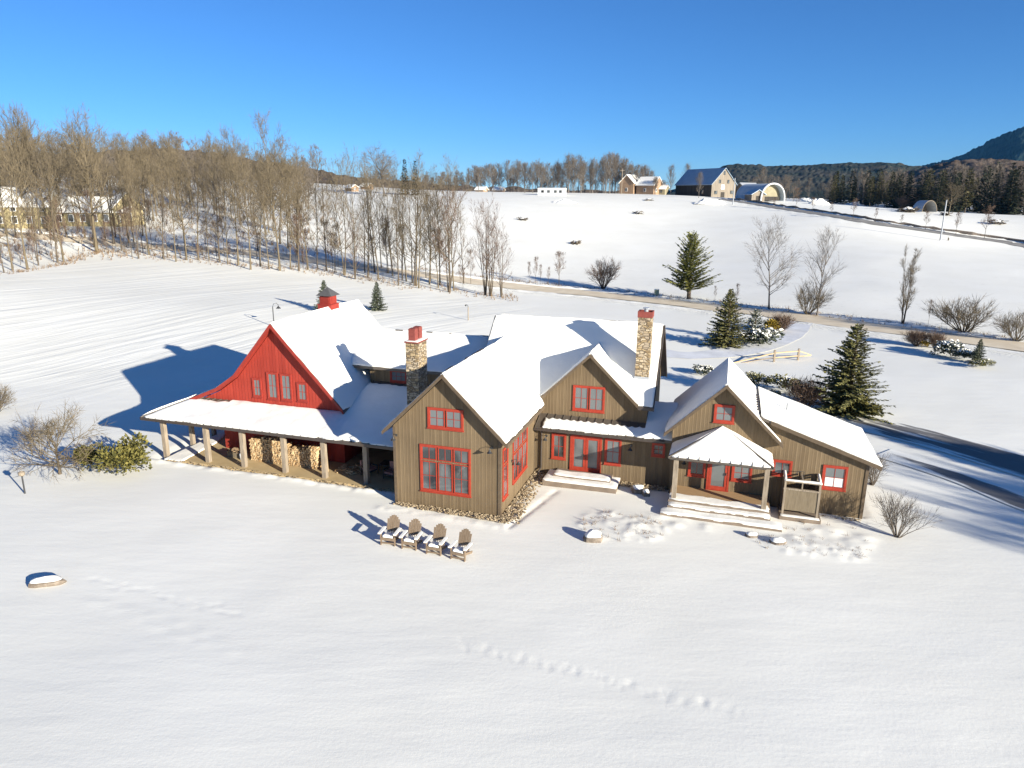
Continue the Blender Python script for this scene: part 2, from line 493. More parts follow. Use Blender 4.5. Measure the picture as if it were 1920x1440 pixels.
def at(px, py):
    """where the sight line through a point of the picture meets the ground"""
    d = ray(px, py)
    lo, hi = 10.0, 900.0
    for _ in range(3):
        t = np.linspace(lo, hi, 300) if _ else np.geomspace(lo, hi, 300)
        z = CAM[2] + d[2] * t - gbase(d[0] * t, d[1] * t)
        k = np.nonzero(z < 0)[0]
        if len(k) == 0:
            i = int(np.argmin(z)); return np.array([d[0] * t[i], d[1] * t[i], float(gbase(d[0] * t[i], d[1] * t[i]))])
        i = max(int(k[0]), 1)
        lo, hi = t[i - 1], t[i]
    t = (lo + hi) / 2
    return np.array([d[0] * t, d[1] * t, CAM[2] + d[2] * t])
def on(px, D, py=400):
    p = along(px, py, D)
    p[2] = float(gbase(p[0], p[1]))
    return p
def gz(x, y):
    return float(gbase(x, y))

def polyline(pts, step):
    pts = [np.asarray(p, float)[:2] for p in pts]
    out = []
    # Catmull-Rom through the points
    for i in range(len(pts) - 1):
        p0, p1, p2, p3 = pts[max(i - 1, 0)], pts[i], pts[i + 1], pts[min(i + 2, len(pts) - 1)]
        n = max(2, int(np.linalg.norm(p2 - p1) / step))
        for k in range(n):
            t = k / n
            out.append(.5 * ((2 * p1) + (-p0 + p2) * t + (2 * p0 - 5 * p1 + 4 * p2 - p3) * t * t + (-p0 + 3 * p1 - 3 * p2 + p3) * t ** 3))
    out.append(pts[-1])
    return np.array(out)
ROADPTS = [at(-150, 425), at(0, 437), at(150, 450), at(300, 463), at(505, 478), at(655, 498), at(880, 527), at(1100, 550), at(1335, 576), at(1480, 593), at(1700, 622), at(1920, 651), at(2250, 695)]
ROAD = polyline(ROADPTS, 2.0)
ROAD2 = polyline([on(1345, 312), at(1400, 380), at(1470, 391), at(1600, 411), at(1700, 427), at(1800, 442), at(1920, 461), at(2150, 500)], 3.0)
def dist_to(line, x, y):
    d = np.full(np.shape(x), 1e9)
    for i in range(0, len(line), 2):
        d = np.minimum(d, np.hypot(x - line[i, 0], y - line[i, 1]))
    return d

# relief of the yard: swales, dents and mounds in house axes (a, b, radius_a, radius_b, height)
_rs = random.Random(4)
MOUNDS, TRAIL = [], []
def dents(cx, cy, rx, ry, n, h, r=(.25, .5)):
    for _ in range(n):
        a, q = _rs.uniform(0, 6.28), math.sqrt(_rs.random())
        k = _rs.uniform(*r)
        MOUNDS.append((cx + rx * q * math.cos(a), cy + ry * q * math.sin(a), k, k * _rs.uniform(.7, 1.2), h * _rs.uniform(.4, 1.2)))
dents(6.1, .9, 2.3, 1.7, 60, .03, (.10, .26))
dents(15.0, 1.6, 2.6, 1.0, 50, .028, (.10, .24))
MOUNDS.append((6.1, .9, 2.0, 1.5, .10)); MOUNDS.append((15.0, 1.6, 2.2, .9, .08))
dents(9.0, 2.4, 2.6, .6, 10, .04)
dents(16.6, 3.4, 1.4, 1.0, 14, .05)
for k in range(26):   # an old foot trail across the lawn
    MOUNDS.append((-14.9 + k * .31 + _rs.uniform(-.1, .1), -11.15 - .012 * k + _rs.uniform(-.3, .3), .16, .12, -.016))
for k in range(18):
    MOUNDS.append((-13.5 + k * .45, -12.4 - .06 * k + _rs.uniform(-.3, .3), .35, .25, .010))
for k in range(60):   # a second faint trail nearer the camera
    TRAIL.append((k, _rs.uniform(-.3, .3), _rs.uniform(-.25, .25), _rs.choice((-.003, -.007))))
for k in range(34):   # plough ridge behind the barn
    MOUNDS.append((-36 + k * .62, 13.4 + k * .22 + _rs.uniform(-.25, .25), .5, .35, .16 * _rs.random()))
for k, da, db, h in TRAIL:
    MOUNDS.append((2 + k * .165 + da, -10.7 - .009 * k + db, .13, .10, h * 2.2))
def relief(x, y):
    dx, dy = x - HO[0], y - HO[1]
    a, b = dx * HU[0] + dy * HU[1], dx * HV[0] + dy * HV[1]
    z = .05 * vnoise(x / 5.5, y / 4.2, 1) + .012 * vnoise(x / 1.9, y / 1.5, 2) + .16 * vnoise(x / 16, y / 13, 3)
    near = (np.abs(a) < 40) & (np.abs(b) < 30)
    for ca, cb, ra, rb, h in MOUNDS:
        e = ((a - ca) / ra) ** 2 + ((b - cb) / rb) ** 2
        z = z + np.where(near & (e < 9), h * np.exp(-e), 0)
    # drip line trench beside the great room and the raised bed edge of snow
    for (a0, b0), (a1, b1), wdt, h in (((1.9, 4.4), (.7, -.9), .17, -.07), ((.5, -.95), (-6.3, -.9), .35, .05), ((-6.3, 1.0), (-23, 1.05), .4, .12)):
        t = np.clip(((a - a0) * (a1 - a0) + (b - b0) * (b1 - b0)) / ((a1 - a0) ** 2 + (b1 - b0) ** 2), 0, 1)
        dd = np.hypot(a - a0 - t * (a1 - a0), b - b0 - t * (b1 - b0))
        z = z + np.where(near, h * np.exp(-(dd / wdt) ** 2) * (.75 + 1.1 * vnoise(a * 1.1, b * 1.1, 21) + .8 * vnoise(a * 3.1, b * 3.1, 22)), 0)
    # flat under the buildings
    inside = np.minimum.reduce([np.clip((a + 23.6) / 1.0, 0, 1), np.clip((18.5 - a) / 1.0, 0, 1), np.clip((b - .9) / .5, 0, 1), np.clip((15.5 - b) / 1.0, 0, 1)])
    inside = np.where((a > -5.5) & (b < 6.2), 0, inside)
    return z * (1 - inside) - .10 * inside

# plough rows: direction taken on the ground
_p0, _p1 = at(0, 692), at(240, 640)
ROWDIR = math.atan2(_p1[1] - _p0[1], _p1[0] - _p0[0])

def build_ground():
    rings = [2.0]
    while rings[-1] < 58: rings.append(rings[-1] + max(.16, .0045 * rings[-1]))
    while rings[-1] < 4400: rings.append(rings[-1] * 1.02 + .1)
    rings = np.array(rings)
    az = np.concatenate([np.linspace(-52, 52, 560), np.linspace(52, 308, 74)[1:-1]])
    az = np.radians(az)
    cx, cy = 0.0, 6.0
    X = cx + rings[:, None] * np.sin(az)[None, :]
    Y = cy + rings[:, None] * np.cos(az)[None, :]
    Z = gbase(X, Y)
    dr = np.minimum(dist_to(ROAD, X, Y), dist_to(ROAD2, X, Y))
    k = np.clip((dr - 2.5) / 2.5, 0, 1)
    far = np.clip(1.6 - np.hypot(X, Y) / 250, 0, 1)
    Z = Z + (relief(X, Y) * far) * k - .05 * (1 - k) + .10 * np.exp(-((dr - 4.2) / .9) ** 2) * (dr < 8)
    nr, na = X.shape
    vs = np.stack([X, Y, Z], -1).reshape(-1, 3)
    idx = np.arange(nr * na).reshape(nr, na)
    a, b = idx[:-1, :], idx[1:, :]
    q = np.stack([a, b, np.roll(b, -1, 1), np.roll(a, -1, 1)], -1).reshape(-1, 4)
    q = q[:, ::-1]
    me = bpy.data.meshes.new('snow_field')
    c = len(vs)
    vs = np.concatenate([vs, [[cx, cy, float(Z[0].mean())]]])
    me.vertices.add(len(vs)); me.vertices.foreach_set('co', vs.ravel())
    tri = np.stack([np.full(na, c), np.roll(idx[0], -1), idx[0]], -1)
    loops = np.concatenate([q.ravel(), tri.ravel()])
    me.loops.add(len(loops)); me.loops.foreach_set('vertex_index', loops)
    ls = np.concatenate([np.arange(len(q)) * 4, len(q) * 4 + np.arange(na) * 3])
    me.polygons.add(len(ls)); me.polygons.foreach_set('loop_start', ls)
    me.polygons.foreach_set('use_smooth', [True] * len(ls))
    me.update(calc_edges=True)
    x, y = vs[:, 0], vs[:, 1]
    dx, dy = x - HO[0], y - HO[1]
    ha, hb = dx * HU[0] + dy * HU[1], dx * HV[0] + dy * HV[1]
    def sm(v, a, b): return np.clip((v - a) / (b - a), 0, 1)
    d_road = dist_to(ROAD, x, y)
    beyond = sm(y - np.interp(x, ROAD[:, 0], ROAD[:, 1]), 2, 8)
    rows = sm(hb - .10 * (ha + 24), 14, 17) * sm(-ha, 14, 20) * (1 - beyond) * sm(d_road, 14, 22) + .35 * sm(-ha, 34, 40) * sm(hb, -8, -4) * (1 - sm(hb, 14, 17))
    stub = beyond * (.35 + .65 * (1 - sm(d_road, 20, 70))) * sm(x, -30, 10) * (1 - sm(np.hypot(x, y), 260, 330))
    clods = np.exp(-((d_road - 4.6) / 1.6) ** 2) + .06 * beyond * (1 - sm(d_road, 25, 60)) * sm(x, -30, 10)
    for nm, v in (('rows', rows), ('stubble', stub), ('clods', clods)):
        at_ = me.attributes.new(nm, 'FLOAT', 'POINT')
        at_.data.foreach_set('value', np.ascontiguousarray(v, dtype=np.float32))
    me.materials.append(snow_ground())
    return tag(link('snow_field', me), kind='structure')
ground = build_ground()

def ribbon(name, line, w, matl, lift=.03, wob=.15, cols=4, kind='structure', seed=1):
    mb = MB()
    n = len(line)
    vs = []
    for i in range(n):
        t = line[min(i + 1, n - 1)] - line[max(i - 1, 0)]
        t /= np.linalg.norm(t)
        nrm = np.array([-t[1], t[0]])
        for c in range(cols + 1):
            s = (c / cols - .5) * w
            if c in (0, cols): s += wob * float(vnoise(i * .37, c * 3.1, seed)) * 2
            p = line[i] + nrm * s
            vs.append((p[0], p[1]))
    V = np.array(vs)
    z = gbase(V[:, 0], V[:, 1]) + lift
    fs = [(i * (cols + 1) + c + 1, i * (cols + 1) + c, (i + 1) * (cols + 1) + c, (i + 1) * (cols + 1) + c + 1) for i in range(n - 1) for c in range(cols)]
    mb.add(np.column_stack([V, z]), fs)
    return tag(part(name, mb, matl, smooth=True), kind=kind)
ribbon('road', ROAD, 5.6, M['road'], .06, .5)
ribbon('lane', ROAD2, 5.5, M['greyroad'], .06, .5)

def bank(name, line, off, w, h, seed):
    """lumpy ridge of ploughed snow along a road edge"""
    fine = polyline(line[::3], .7)
    n, cols = len(fine), 5
    V, zz = [], []
    for i in range(n):
        t = fine[min(i + 1, n - 1)] - fine[max(i - 1, 0)]
        t /= np.linalg.norm(t)
        nrm = np.array([-t[1], t[0]])
        for c in range(cols + 1):
            q = c / cols
            p = fine[i] + nrm * (off + (q - .5) * w + .4 * float(vnoise(i * .3, c, seed)))
            V.append(p)
            zz.append(-.12 + math.sin(q * math.pi) * h * (.45 + 1.3 * (float(vnoise(i * .8, c * 1.7, seed + 5)) + .4)))
    V = np.array(V)
    z = gbase(V[:, 0], V[:, 1]) + np.array(zz)
    mb = MB().add(np.column_stack([V, z]), [(i * (cols + 1) + c + 1, i * (cols + 1) + c, (i + 1) * (cols + 1) + c, (i + 1) * (cols + 1) + c + 1) for i in range(n - 1) for c in range(cols)])
    return tag(part(name, mb, M['snow'], smooth=True), kind='structure')
bank('snow_bank', ROAD, 3.7, 1.7, .36, 3)
bank('snow_bank', ROAD, -3.9, 2.0, .22, 9)
bank('snow_bank', ROAD2, 3.0, 1.6, .35, 13)
# low rubble wall along the far side of the lane
_wl = polyline(ROAD2[2:], 1.3)
_mb = MB()
_vs, _nw = [], len(_wl)
for i in range(_nw):
    t_ = _wl[min(i + 1, _nw - 1)] - _wl[max(i - 1, 0)]
    t_ /= np.linalg.norm(t_)
    nn_ = np.array([-t_[1], t_[0]])
    h_ = .75 + .6 * float(vnoise(i * .9, 3, 4))
    for o_, zz_ in ((3.1, -.3), (3.2, h_ * .8), (3.5, h_), (3.95, -.3)):
        q_ = _wl[i] + nn_ * (o_ + .25 * float(vnoise(i * .7, o_, 8)))
        _vs.append((q_[0], q_[1], gz(q_[0], q_[1]) + zz_))
_mb.add(_vs, [(i * 4 + c + 1, i * 4 + c, (i + 1) * 4 + c, (i + 1) * 4 + c + 1) for i in range(_nw - 1) for c in range(3)])
tag(part('stone_wall', _mb, M['rock']), 'long low dark rubble wall along the far side of the lane', 'wall')
# painted tree shadow on the side lawn, then the back drive: packed tracks from the road round behind the house
def shade_streaks():  # tree shadow painted as dark grey streaks breaking up the snow colour
    m = bpy.data.materials.new('shade_streaks')
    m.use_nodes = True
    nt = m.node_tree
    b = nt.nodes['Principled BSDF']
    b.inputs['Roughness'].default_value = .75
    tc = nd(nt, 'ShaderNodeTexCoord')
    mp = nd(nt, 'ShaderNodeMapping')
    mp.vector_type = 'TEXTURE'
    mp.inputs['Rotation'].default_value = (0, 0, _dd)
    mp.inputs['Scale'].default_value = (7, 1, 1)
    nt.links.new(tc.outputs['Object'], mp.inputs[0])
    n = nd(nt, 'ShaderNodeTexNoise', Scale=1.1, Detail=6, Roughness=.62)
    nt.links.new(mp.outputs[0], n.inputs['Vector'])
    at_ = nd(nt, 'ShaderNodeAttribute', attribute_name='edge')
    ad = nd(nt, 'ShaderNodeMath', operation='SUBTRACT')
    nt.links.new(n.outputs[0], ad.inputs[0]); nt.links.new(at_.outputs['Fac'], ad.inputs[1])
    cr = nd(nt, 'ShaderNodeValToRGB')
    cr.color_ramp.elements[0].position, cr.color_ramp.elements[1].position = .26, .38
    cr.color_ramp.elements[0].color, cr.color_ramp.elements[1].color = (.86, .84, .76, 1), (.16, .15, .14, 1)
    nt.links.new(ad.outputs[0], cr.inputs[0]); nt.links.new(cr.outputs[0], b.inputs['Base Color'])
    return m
def shade_strip(name, line, w):  # lays the painted shadow along a line, thinning towards its edges
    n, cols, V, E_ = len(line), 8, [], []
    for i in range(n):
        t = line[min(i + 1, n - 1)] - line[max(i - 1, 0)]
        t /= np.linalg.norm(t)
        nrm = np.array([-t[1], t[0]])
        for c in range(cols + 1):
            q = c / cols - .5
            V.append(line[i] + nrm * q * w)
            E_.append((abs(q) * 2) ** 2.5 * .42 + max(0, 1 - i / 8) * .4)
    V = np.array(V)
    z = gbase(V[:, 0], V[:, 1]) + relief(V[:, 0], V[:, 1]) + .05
    o = part(name, MB().add(np.column_stack([V, z]), [(i * (cols + 1) + c + 1, i * (cols + 1) + c, (i + 1) * (cols + 1) + c, (i + 1) * (cols + 1) + c + 1) for i in range(n - 1) for c in range(cols)]), shade_streaks(), smooth=True)
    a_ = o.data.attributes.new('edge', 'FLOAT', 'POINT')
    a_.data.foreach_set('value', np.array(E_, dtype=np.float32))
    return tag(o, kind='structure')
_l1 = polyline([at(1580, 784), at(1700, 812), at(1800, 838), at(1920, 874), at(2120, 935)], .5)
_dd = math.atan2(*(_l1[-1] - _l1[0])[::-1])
shade_strip('drive_or_shade_strip', _l1, 4.4)  # dark strip painted along the main swath of tree shadow
shade_strip('drive_or_shade_strip', polyline([at(1655, 850), at(1740, 876), at(1820, 903), at(1920, 944), at(2100, 1010)], .5), 2.2)  # narrower strip of the same painted shadow
DRIVE = polyline([at(1500, 605), at(1455, 640), at(1380, 660), at(1290, 668), at(1240, 662), at(1150, 650)], 1.2)
ribbon('drive_or_shade_strip', DRIVE, 3.6, M['pack'], .10, .3)

# ------------------------------------------------------------------ the house
def rot_root(name, label, cat):
    return thing(name, label, cat, HO, -YAW)
house = rot_root('farmhouse', 'large brown board farmhouse with red windows, snowy roofs and an attached red barn wing', 'house')
FRONT = lambda atv: (lambda s, d, z: (s, atv - d, z))     # a wall that looks at the lawn
RIGHT = lambda atu: (lambda s, d, z: (atu + d, s, z))     # a wall that looks to the side
ALONG_U = lambda x, y, z: (y, x, z)

_sid = [0]
def snow(parent, A, B, C, D, th=.11, n=(26, 12), jit=(.05, .05, .05, .05), wob=.05, edges='lrer', name='roof_snow', scallop=0, label=None):
    """A eave-left, B eave-right, C ridge-right, D ridge-left; edges: which sides are free ('l','r','e','t')"""
    _sid[0] += 1
    sd_ = _sid[0]
    A, B, C, D = (np.array(p, float) for p in (A, B, C, D))
    nu, nv = n
    vs = []
    L = max(np.linalg.norm(B - A), np.linalg.norm(C - D), .1)
    H_ = max(np.linalg.norm(D - A), np.linalg.norm(C - B), .1)
    def j(k, q, ln):
        if k not in edges: return 0
        base = jit['lret'.index(k)]
        w = float(vnoise(q * ln * 1.3, sd_ * 3.7 + 'lret'.index(k) * 9.1, 5)) + .6 * float(vnoise(q * ln * 4.5, sd_ * 5.7, 6))
        return max(base + wob * 2 * w, 0)
    for b in range(nv + 1):
        for a in range(nu + 1):
            s, t = a / nu, b / nv
            s0, s1 = j('l', t, H_) / L, 1 - j('r', t, H_) / L
            tt0, tt1 = j('e', s, L) / H_, 1 - j('t', s, L) / H_
            if scallop: tt1 -= scallop * (.5 + .5 * abs(math.sin(math.pi * s * L / .46))) / H_
            s, t = s0 + (s1 - s0) * s, tt0 + (tt1 - tt0) * t
            p = (A * (1 - s) + B * s) * (1 - t) + (D * (1 - s) + C * s) * t
            e = 1.0
            if ('l' in edges and a == 0) or ('r' in edges and a == nu) or ('e' in edges and b == 0) or ('t' in edges and b == nv): e = .55
            p[2] += th * e * (1 + .6 * float(vnoise(p[0] * .8, p[1] * .8, 7)) + .3 * float(vnoise(p[0] * 2.3, p[1] * 2.3, 8)))
            vs.append(p)
    w = nu + 1
    fs = [(b * w + a, b * w + a + 1, (b + 1) * w + a + 1, (b + 1) * w + a) for b in range(nv) for a in range(nu)]
    rim = [a for a in range(nu + 1)] + [b * w + nu for b in range(1, nv + 1)] + [nv * w + a for a in range(nu - 1, -1, -1)] + [b * w for b in range(nv - 1, 0, -1)]
    o = len(vs)
    m = len(rim)
    for i in rim: vs.append(vs[i].copy())
    for i in rim: vs.append(vs[i] - np.array([0, 0, th * .9]))
    fs += [(o + (i + 1) % m, o + i, o + m + i, o + m + (i + 1) % m) for i in range(m)]
    ob = part(name, MB().add(vs, fs), M['snow'], parent, label=label)
    ob.data.polygons.foreach_set('use_smooth', [True] * len(ob.data.polygons))
    return ob

def roof(mb, pts, th=.16): mb.slab(pts, th)
def rake(mb, m, pts, w=.05, h=.2):
    """fascia board following a rake: pts (x,z) of the roof's top edge; m maps (s,d,z)"""
    for (x0, z0), (x1, z1) in zip(pts, pts[1:]):
        c = [m(x0, -w / 2 + .03, z0 + .012), m(x1, -w / 2 + .03, z1 + .012), m(x1, w / 2 + .03, z1 + .012), m(x0, w / 2 + .03, z0 + .012)]
        mb.slab(c, h)
def seams(mb, A, B, C, D, step=.46, h=.045, w=.03):
    """standing seams running up a roof plane"""
    A, B, C, D = (np.array(p, float) for p in (A, B, C, D))
    n = max(2, int(np.linalg.norm(B - A) / step))
    for i in range(n + 1):
        s = i / n
        p, q = A * (1 - s) + B * s, D * (1 - s) + C * s
        if np.linalg.norm(q - p) < .1: continue
        p, q = p + (0, 0, .02), q + (0, 0, .02)
        mb.bar(p, q, w, h)

# --- great room wing
PZ, PU, SL = 7.45, -2.96, .97
gz_ = lambda u_: PZ - SL * abs(u_ - PU)
w = MB().prism([(-5.92, -.4), (0, -.4), (0, gz_(0) - .2), (PU, PZ - .2), (-5.92, gz_(-5.92) - .2)], 0, 8.1)
wall_great = part('wall', w, M['brown'], house)
rb = MB()
roof(rb, [(PU, -.4, PZ), (.45, -.4, gz_(.45)), (.45, 6.95, gz_(.45)), (PU, 10.4, PZ)])
roof(rb, [(-6.38, -.4, gz_(-6.38)), (PU, -.4, PZ), (PU, 10.4, PZ), (-6.38, 7.8, gz_(-6.38))])
roof_great = part('roof', rb, M['roofmetal'], house)
fb = MB()
rake(fb, FRONT(-.4), [(-6.38, gz_(-6.38)), (PU, PZ)]); rake(fb, FRONT(-.4), [(PU, PZ), (.45, gz_(.45))])
rake(fb, RIGHT(.45), [(-.42, gz_(.45)), (6.95, gz_(.45))])
part('rake_board', fb, M['trim'], roof_great)
snow(roof_great, (.45, -.4, gz_(.45)), (.45, 6.95, gz_(.45)), (PU, 10.4, PZ), (PU, -.4, PZ), jit=(.05, 0, .05, .0), wob=.05, edges='let', n=(40, 20))
snow(roof_great, (-6.38, 7.8, gz_(-6.38)), (-6.38, -.4, gz_(-6.38)), (PU, -.4, PZ), (PU, 10.4, PZ), jit=(0, .07, .06, .04), edges='ret', n=(30, 16))
cb = MB()
for q in ((-5.95, -.035, -.4, -5.80, .10, 4.3), (-.13, -.035, -.4, .035, .12, 4.2), (-.1, 6.5, -.4, .03, 6.68, 4.1)):
    part('corner_board', MB().box(*q), M['trim'], wall_great)

# --- main block behind
mz = lambda b: 4.5 + .964 * (b - 7.2)
w = MB().prism([(7.6, -.4), (15.2, -.4), (15.2, 4.65), (11.4, 8.35), (7.6, 4.65)], -3.9, 6.4, ALONG_U)
wall_main = part('wall', w, M['brown'], house)
rb = MB()
roof(rb, [(-4.1, 7.2, mz(7.2)), (.17, 7.2, mz(7.2)), (3.05, 10.16, mz(10.16)), (5.9, 7.2, mz(7.2)), (6.75, 7.2, mz(7.2)), (6.75, 11.4, mz(11.4)), (-4.1, 11.4, mz(11.4))])
roof(rb, [(-4.1, 11.4, mz(11.4)), (6.75, 11.4, mz(11.4)), (6.75, 15.6, mz(7.2)), (-4.1, 15.6, mz(7.2))])
roof_main = part('roof', rb, M['roofmetal'], house)
fb = MB()
for ue in (6.75, ):
    rake(fb, RIGHT(ue), [(7.2, mz(7.2)), (11.4, mz(11.4)), (15.6, mz(7.2))], h=.24)
rake(fb, FRONT(7.2), [(5.9, mz(7.2)), (6.75, mz(7.2))])
part('rake_board', fb, M['dark_trim'], roof_main)
for A, B, C, D, e in (((-4.1, 7.2), (.17, 7.2), (3.05, 10.16), (-4.1, 10.16), 'le'), ((-4.1, 10.16), (6.75, 10.16), (6.75, 11.4), (-4.1, 11.4), 'lrt'),
                      ((5.9, 7.2), (6.75, 7.2), (6.75, 10.16), (3.05, 10.16), 're')):
    q = [(*p, mz(p[1])) for p in (A, B, C, D)]
    snow(roof_main, *q, jit=(.06, .06, .05, .03), wob=.03, edges=e)
snow(roof_main, (6.75, 15.6, mz(7.2)), (-4.1, 15.6, mz(7.2)), (-4.1, 11.4, mz(11.4)), (6.75, 11.4, mz(11.4)), n=(20, 8))

# --- cross gable over the french door
dz = lambda a: 7.35 - .97 * abs(a - 3.05)
w = MB().prism([(.02, 3.2), (6.4, 3.2), (6.4, 4.45), (5.82, 4.45), (3.05, 7.14), (.28, 4.45), (.02, 4.45)], 7.57, 7.8)
wall_cross = part('wall', w, M['brown'], house)
rb = MB()
roof(rb, [(.17, 7.2, dz(.17)), (3.05, 7.2, 7.35), (3.05, 10.18, 7.35)])
roof(rb, [(3.05, 7.2, 7.35), (5.93, 7.2, dz(5.93)), (3.05, 10.18, 7.35)])
roof_cross = part('roof', rb, M['roofmetal'], house)
fb = MB()
rake(fb, FRONT(7.2), [(.17, dz(.17)), (3.05, 7.35)]); rake(fb, FRONT(7.2), [(3.05, 7.35), (5.93, dz(5.93))])
part('rake_board', fb, M['trim'], roof_cross)
snow(roof_cross, (.17, 7.2, dz(.17)), (.18, 7.2, dz(.17)), (3.05, 10.18, 7.35), (3.05, 7.2, 7.35), th=.12, jit=(.06, 0, 0, 0), wob=.02, edges='l')
snow(roof_cross, (5.93, 7.2, dz(5.93)), (5.93, 7.2, dz(5.93)), (3.05, 7.2, 7.35), (3.05, 10.18, 7.35), th=.12, jit=(0, .05, 0, 0), wob=.03, edges='r')

# --- lower front bay and low link roof
ez = lambda b: 2.95 + .38 * (b - 6.25)
w = MB().prism([(6.68, -.4), (7.6, -.4), (7.6, 3.25), (6.68, 2.95)], .02, 8.0, ALONG_U)
w.box(6.42, 7.6, -.4, 8.0, 12.6, 2.8)
wall_bay = part('wall', w, M['brown'], house)
rb = MB()
roof(rb, [(.06, 6.25, ez(6.25)), (7.98, 6.25, ez(6.25)), (7.98, 9.6, ez(9.6)), (6.42, 9.6, ez(9.6)), (6.42, 7.56, ez(7.56)), (.06, 7.56, ez(7.56))], .12)
roof(rb, [(6.42, 9.6, ez(9.6)), (7.98, 9.6, ez(9.6)), (7.98, 13, 2.93), (6.42, 13, 2.93)], .12)
roof_bay = part('roof', rb, M['roofmetal'], house)
sb = MB()
seams(sb, (.1, 6.24, ez(6.24)), (6.4, 6.24, ez(6.24)), (6.4, 7.56, ez(7.56)), (.1, 7.56, ez(7.56)))
seams(sb, (6.45, 6.24, ez(6.24)), (7.5, 6.24, ez(6.24)), (7.5, 9.5, ez(9.5)), (6.45, 9.5, ez(9.5)))
part('seam', sb, M['roofmetal'], roof_bay)
snow(roof_bay, (.06, 6.25, ez(6.25)), (6.4, 6.25, ez(6.25)), (6.4, 7.56, ez(7.56)), (.06, 7.56, ez(7.56)), th=.10, jit=(.45, 0, .03, .34), wob=.06, edges='let', scallop=.22, n=(90, 8))
snow(roof_bay, (6.4, 6.25, ez(6.25)), (7.98, 6.25, ez(6.25)), (7.98, 9.6, ez(9.6)), (6.4, 9.6, ez(9.6)), th=.10, jit=(0, 0, .03, .03), edges='et')
gb = MB()
gb.box(.02, 6.13, 2.80, 7.6, 6.24, 2.92)
part('gutter', gb, M['dark_trim'], roof_bay)
db = MB()
db.tube([(.42, 6.18, 2.8), (.42, 6.6, 2.6), (.42, 6.6, .35), (.3, 6.3, .06)], [.05] * 4, 8)
part('downspout', db, M['dark_trim'], house)

# --- right wing: gable plus long low shed
wz = lambda a: 6.6 - .97 * abs(a - 10.64)
sz = lambda a: 4.98 - .339 * (a - 12.45)
w = MB().prism([(8.0, -.8), (17.95, -.8), (17.95, sz(17.95) - .17), (12.5, sz(12.5) - .17), (10.64, 6.4), (8.0, wz(8) - .2)], 6.0, 11.9)
wall_wing = part('wall', w, M['brown'], house)
rb = MB()
roof(rb, [(7.57, 5.5, wz(7.57)), (10.64, 5.5, 6.6), (10.64, 12.3, 6.6), (7.57, 12.3, wz(7.57))])
roof(rb, [(10.64, 5.5, 6.6), (13.7, 5.5, wz(13.7)), (13.7, 5.98, wz(13.7)), (12.5, 5.98, wz(12.5)), (12.5, 12.3, wz(12.5)), (10.64, 12.3, 6.6)])
roof(rb, [(12.3, 5.72, sz(12.3)), (18.5, 5.72, sz(18.5)), (18.5, 12.2, sz(18.5)), (12.3, 12.2, sz(12.3))], .15)
roof_wing = part('roof', rb, M['roofmetal'], house)
fb = MB()
rake(fb, FRONT(5.5), [(7.57, wz(7.57)), (10.64, 6.6)]); rake(fb, FRONT(5.5), [(10.64, 6.6), (13.7, wz(13.7))])
rake(fb, FRONT(5.72), [(13.0, sz(13.0)), (18.5, sz(18.5))])
part('rake_board', fb, M['trim'], roof_wing)
snow(roof_wing, (7.57, 12.3, wz(7.57)), (7.57, 5.5, wz(7.57)), (10.64, 5.5, 6.6), (10.64, 12.3, 6.6), jit=(.05, .05, .04, 0), wob=.02, edges='lre')
snow(roof_wing, (12.5, 5.5, wz(12.5)), (12.5, 12.3, wz(12.5)), (10.64, 12.3, 6.6), (10.64, 5.5, 6.6), jit=(.06, .05, 0, 0), wob=.03, edges='lr')
snow(roof_wing, (13.7, 5.5, wz(13.7)), (13.7, 5.98, wz(13.7)), (12.5, 5.98, wz(12.5)), (12.5, 5.5, wz(12.5)), th=.05, n=(4, 8), jit=(.04, .1, .2, 0), wob=.02, edges='lre')
snow(roof_wing, (12.5, 5.72, sz(12.5)), (18.5, 5.72, sz(18.5)), (18.5, 12.2, sz(18.5)), (12.5, 12.2, sz(12.5)), th=.13, jit=(0, -.03, .05, .08), wob=.05, edges='ret', n=(36, 24))
vp = MB().tube([(14.0, 9.0, 4.2), (14.0, 9.0, 4.95)], [.06, .06], 8, True)
part('vent_pipe', vp, M['galv'], roof_wing)
vs_ = MB()
for k in range(7): part('snow_guard', MB().box(12.3, 6.5 + k * .5, wz(12.3) + .13, 12.44, 6.72 + k * .5, wz(12.3) + .17), M['dark_trim'], roof_wing)
cb = MB().box(17.83, 5.965, -.8, 17.985, 6.06, 2.95).box(17.90, 6.0, -.8, 17.985, 6.2, 2.9)
part('corner_board', cb, M['trim'], wall_wing)
# hip roofed porch
rb = MB()
APX = (10.62, 5.97, 4.12)
for q in (((8.0, 3.78, 2.9), (13.25, 3.78, 2.9), APX), ((8.0, 5.97, 2.9), (8.0, 3.78, 2.9), APX), ((13.25, 3.78, 2.9), (13.25, 5.97, 2.9), APX)):
    roof(rb, list(q), .07)
roof_porch = part('roof', rb, M['roofmetal'], house, label='small hipped porch roof under snow')
sb = MB()
for k in range(1, 10):
    uu = 8.0 + k * .525
    zt = 2.9 + min(uu - 8.0, 13.25 - uu) / 2.62 * 1.2
    yt = 3.78 + min(uu - 8.0, 13.25 - uu) / 2.62 * 2.17
    sb.bar((uu, 3.76, 2.93), (uu, yt, zt + .03), .03, .05)
for q in ((8.0, 3.78, 2.92), (13.25, 3.78, 2.92)): sb.bar(q, (APX[0], APX[1], APX[2] + .03), .09, .05)
part('seam', sb, M['roofmetal'], roof_porch)
snow(roof_porch, (8.05, 3.78, 2.9), (13.2, 3.78, 2.9), APX, (10.6, 5.97, 4.12), th=.09, jit=(.10, .10, .04, .05), wob=.05, edges='lre')
